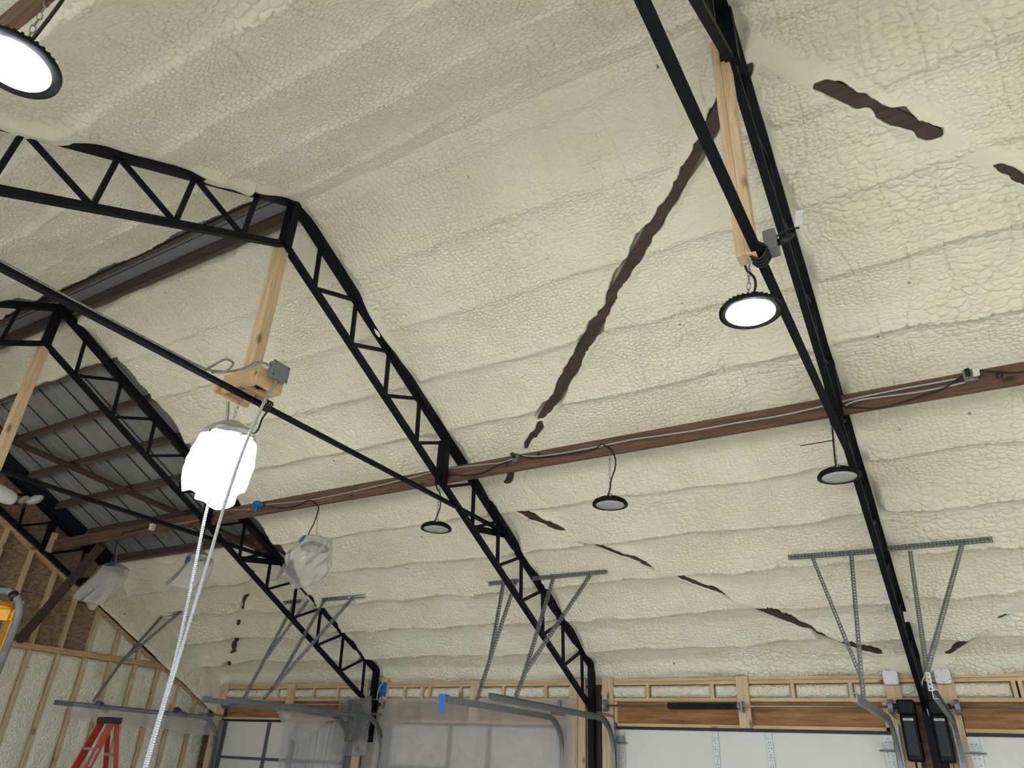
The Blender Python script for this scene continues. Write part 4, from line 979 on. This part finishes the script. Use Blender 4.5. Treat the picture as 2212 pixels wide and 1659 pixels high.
def sprayer():
    # stands on the platform, one arm raised towards the bare roofing
    foot = SB + LF*1.05 + BK*.34; zf = 2.175
    wrist = at(38, 1084, 7.35); shoulder = Vector((foot.x, foot.y, zf+1.46)) - LF*.19
    elbow = at(-32, 1050, 7.1)
    t = thing('person', 'worker in white coverall reaching out a gloved arm at the left edge', 'person', (foot.x, foot.y, zf))
    def skin(name, chain, radii, mat, sub=2):
        me = bpy.data.meshes.new(name); vs = []; es = []; rr = []
        idx = {}
        for line, rads in zip(chain, radii):
            last = None
            for p, r in zip(line, rads):
                key = tuple(round(c, 4) for c in p)
                if key not in idx: idx[key] = len(vs); vs.append(tuple(Vector(p)-parent_loc(t))); rr.append(r)
                if last is not None and last != idx[key]: es.append((last, idx[key]))
                last = idx[key]
        me.from_pydata(vs, es, []); o = bpy.data.objects.new(name, me); C.objects.link(o); o.parent = t
        md = o.modifiers.new('skin', 'SKIN'); sv = me.skin_vertices[0].data
        for i, r in enumerate(rr): sv[i].radius = (r, r) if not isinstance(r, tuple) else r
        sv[0].use_root = True; md.use_smooth_shade = True
        o.modifiers.new('s', 'SUBSURF').levels = sub; o.modifiers['s'].render_levels = sub
        me.materials.append(mat); return o
    Z = lambda a, b, z: Vector((foot.x, foot.y, zf+z)) + LF*a + BK*b
    pelvis, waist, chest, neckb, neck, head, crown = Z(0, 0, .95), Z(0, 0, 1.12), Z(0, .02, 1.34), Z(0, .02, 1.47), Z(0, .02, 1.55), Z(0, .0, 1.66), Z(0, .0, 1.77)
    shR, shL = shoulder, Z(.17, 0, 1.44); elL, haL = Z(.26, -.05, 1.16), Z(.22, -.22, .98)
    hips = [Z(-.09, 0, .90), Z(.09, 0, .90)]; kn = [Z(-.11, -.02, .50), Z(.11, -.02, .50)]; an = [Z(-.12, .03, .09), Z(.12, .03, .09)]; toe = [Z(-.13, -.14, .04), Z(.13, -.14, .04)]
    body = skin('body', [[pelvis, waist, chest, neckb, neck, head, crown], [chest, shR, elbow, wrist], [chest, shL, elL, haL], [pelvis, hips[0], kn[0], an[0]], [pelvis, hips[1], kn[1], an[1]]],
         [[.13, .12, .13, .07, .055, .085, .06], [.13, .06, .042, .03], [.13, .06, .042, .03], [.13, .085, .055, .04], [.13, .085, .055, .04]], MSKIN)
    skin('coverall', [[pelvis, waist, chest, neckb], [chest, shR, shR.lerp(elbow, .5), elbow, elbow.lerp(wrist, .5), wrist.lerp(elbow, .06)], [chest, shL, elL, haL.lerp(elL, .08)], [pelvis, hips[0], kn[0], an[0]], [pelvis, hips[1], kn[1], an[1]]],
         [[.155, .145, .16, .075], [.16, .10, .095, .095, .088, .062], [.16, .085, .064, .05], [.155, .105, .08, .065], [.155, .105, .08, .065]], MSUIT)
    skin('hood', [[neck, head, crown]], [[.085, .112, .085]], MSUIT)
    face = Z(0, -.095, 1.66)
    skin('face_mask', [[face + Vector((0, 0, -.06)), face, face + Vector((0, 0, .03))]], [[.04, .05, .045]], MSCREEN)
    for i in (0, 1): skin('boot', [[an[i] + Vector((0, 0, .1)), an[i], toe[i]]], [[.06, .06, .045]], MRUB)
    dr_ = (RIGHT + UP*.30 + FWD*.1).normalized(); up = Vector((0, 0, 1)); sd = dr_.cross(up).normalized()
    MB().tube([wrist-dr_*.02, wrist+dr_*.015], .036, 14).build('cuff', MCUFF, t, True)
    palm = wrist + dr_*.075
    fingers = [[wrist, palm]]; rads = [[.028, .034]]
    for k in range(4):
        b = palm + sd*(.024*(k-1.5)) + dr_*.01
        f1 = b + dr_*(.04-.004*abs(k-1)) + up*.008; f2 = f1 + dr_*.016 - up*.026; f3 = f2 - dr_*.014 - up*.018
        fingers.append([palm, b, f1, f2, f3]); rads.append([.034, .015, .0115, .0105, .0095])
    th = palm - dr_*.03 - sd*.03; fingers.append([palm, th, th + dr_*.035 - sd*.012 - up*.012, th + dr_*.06 - up*.03]); rads.append([.034, .016, .013, .011])
    skin('glove', fingers, rads, MGLOVE, 2)
    haL2 = haL; d2 = (haL-elL).normalized(); s2 = d2.cross(up).normalized(); pl2 = haL + d2*.07
    fg = [[haL, pl2]]; rd = [[.028, .034]]
    for k in range(4):
        b = pl2 + s2*(.022*(k-1.5)); fg.append([pl2, b, b+d2*.045, b+d2*.075-up*.015]); rd.append([.034, .014, .0115, .01])
    fg.append([pl2, pl2+s2*.04-d2*.02, pl2+s2*.05+d2*.02]); rd.append([.034, .015, .012])
    skin('glove', fg, rd, MGLOVE, 2)
    # spray gun under clear film in the raised hand
    g = thing('spray_gun', 'spray gun wrapped in clear film in the gloved hand', 'spray gun', palm + dr_*.05 - up*.03)
    gc = palm + dr_*.03 - up*.035
    MB().tube([gc - dr_*.02 - up*.05, gc, gc + dr_*.05 + up*.01], [.016, .018, .02], 10).build('gun_handle', MSCREEN, g, True)
    MB().tube([gc + dr_*.03, gc + dr_*.09, gc + dr_*.13 + up*.01], [.03, .026, .012], 12).build('gun_body', MGALV, g, True)
    bl = MB(); n, k = 20, 14; Pp = np.zeros((k, n, 3)); aa = np.linspace(0, 2*PI, n)
    for i in range(k):
        u = i/(k-1); cc = gc + dr_*(-.01+.17*u); rr = .045*math.sin(PI*(.06+.9*u))**.5*(1+.5*(fbm(np.cos(aa)*1.5+u*4, np.sin(aa)*1.5, 5)-.5))
        for j in range(n): Pp[i, j] = cc + (sd*math.cos(aa[j]) + up*math.sin(aa[j]))*rr[j]
    bl.grid(Pp).build('film_wrap', MBAG, g, True)
sprayer()
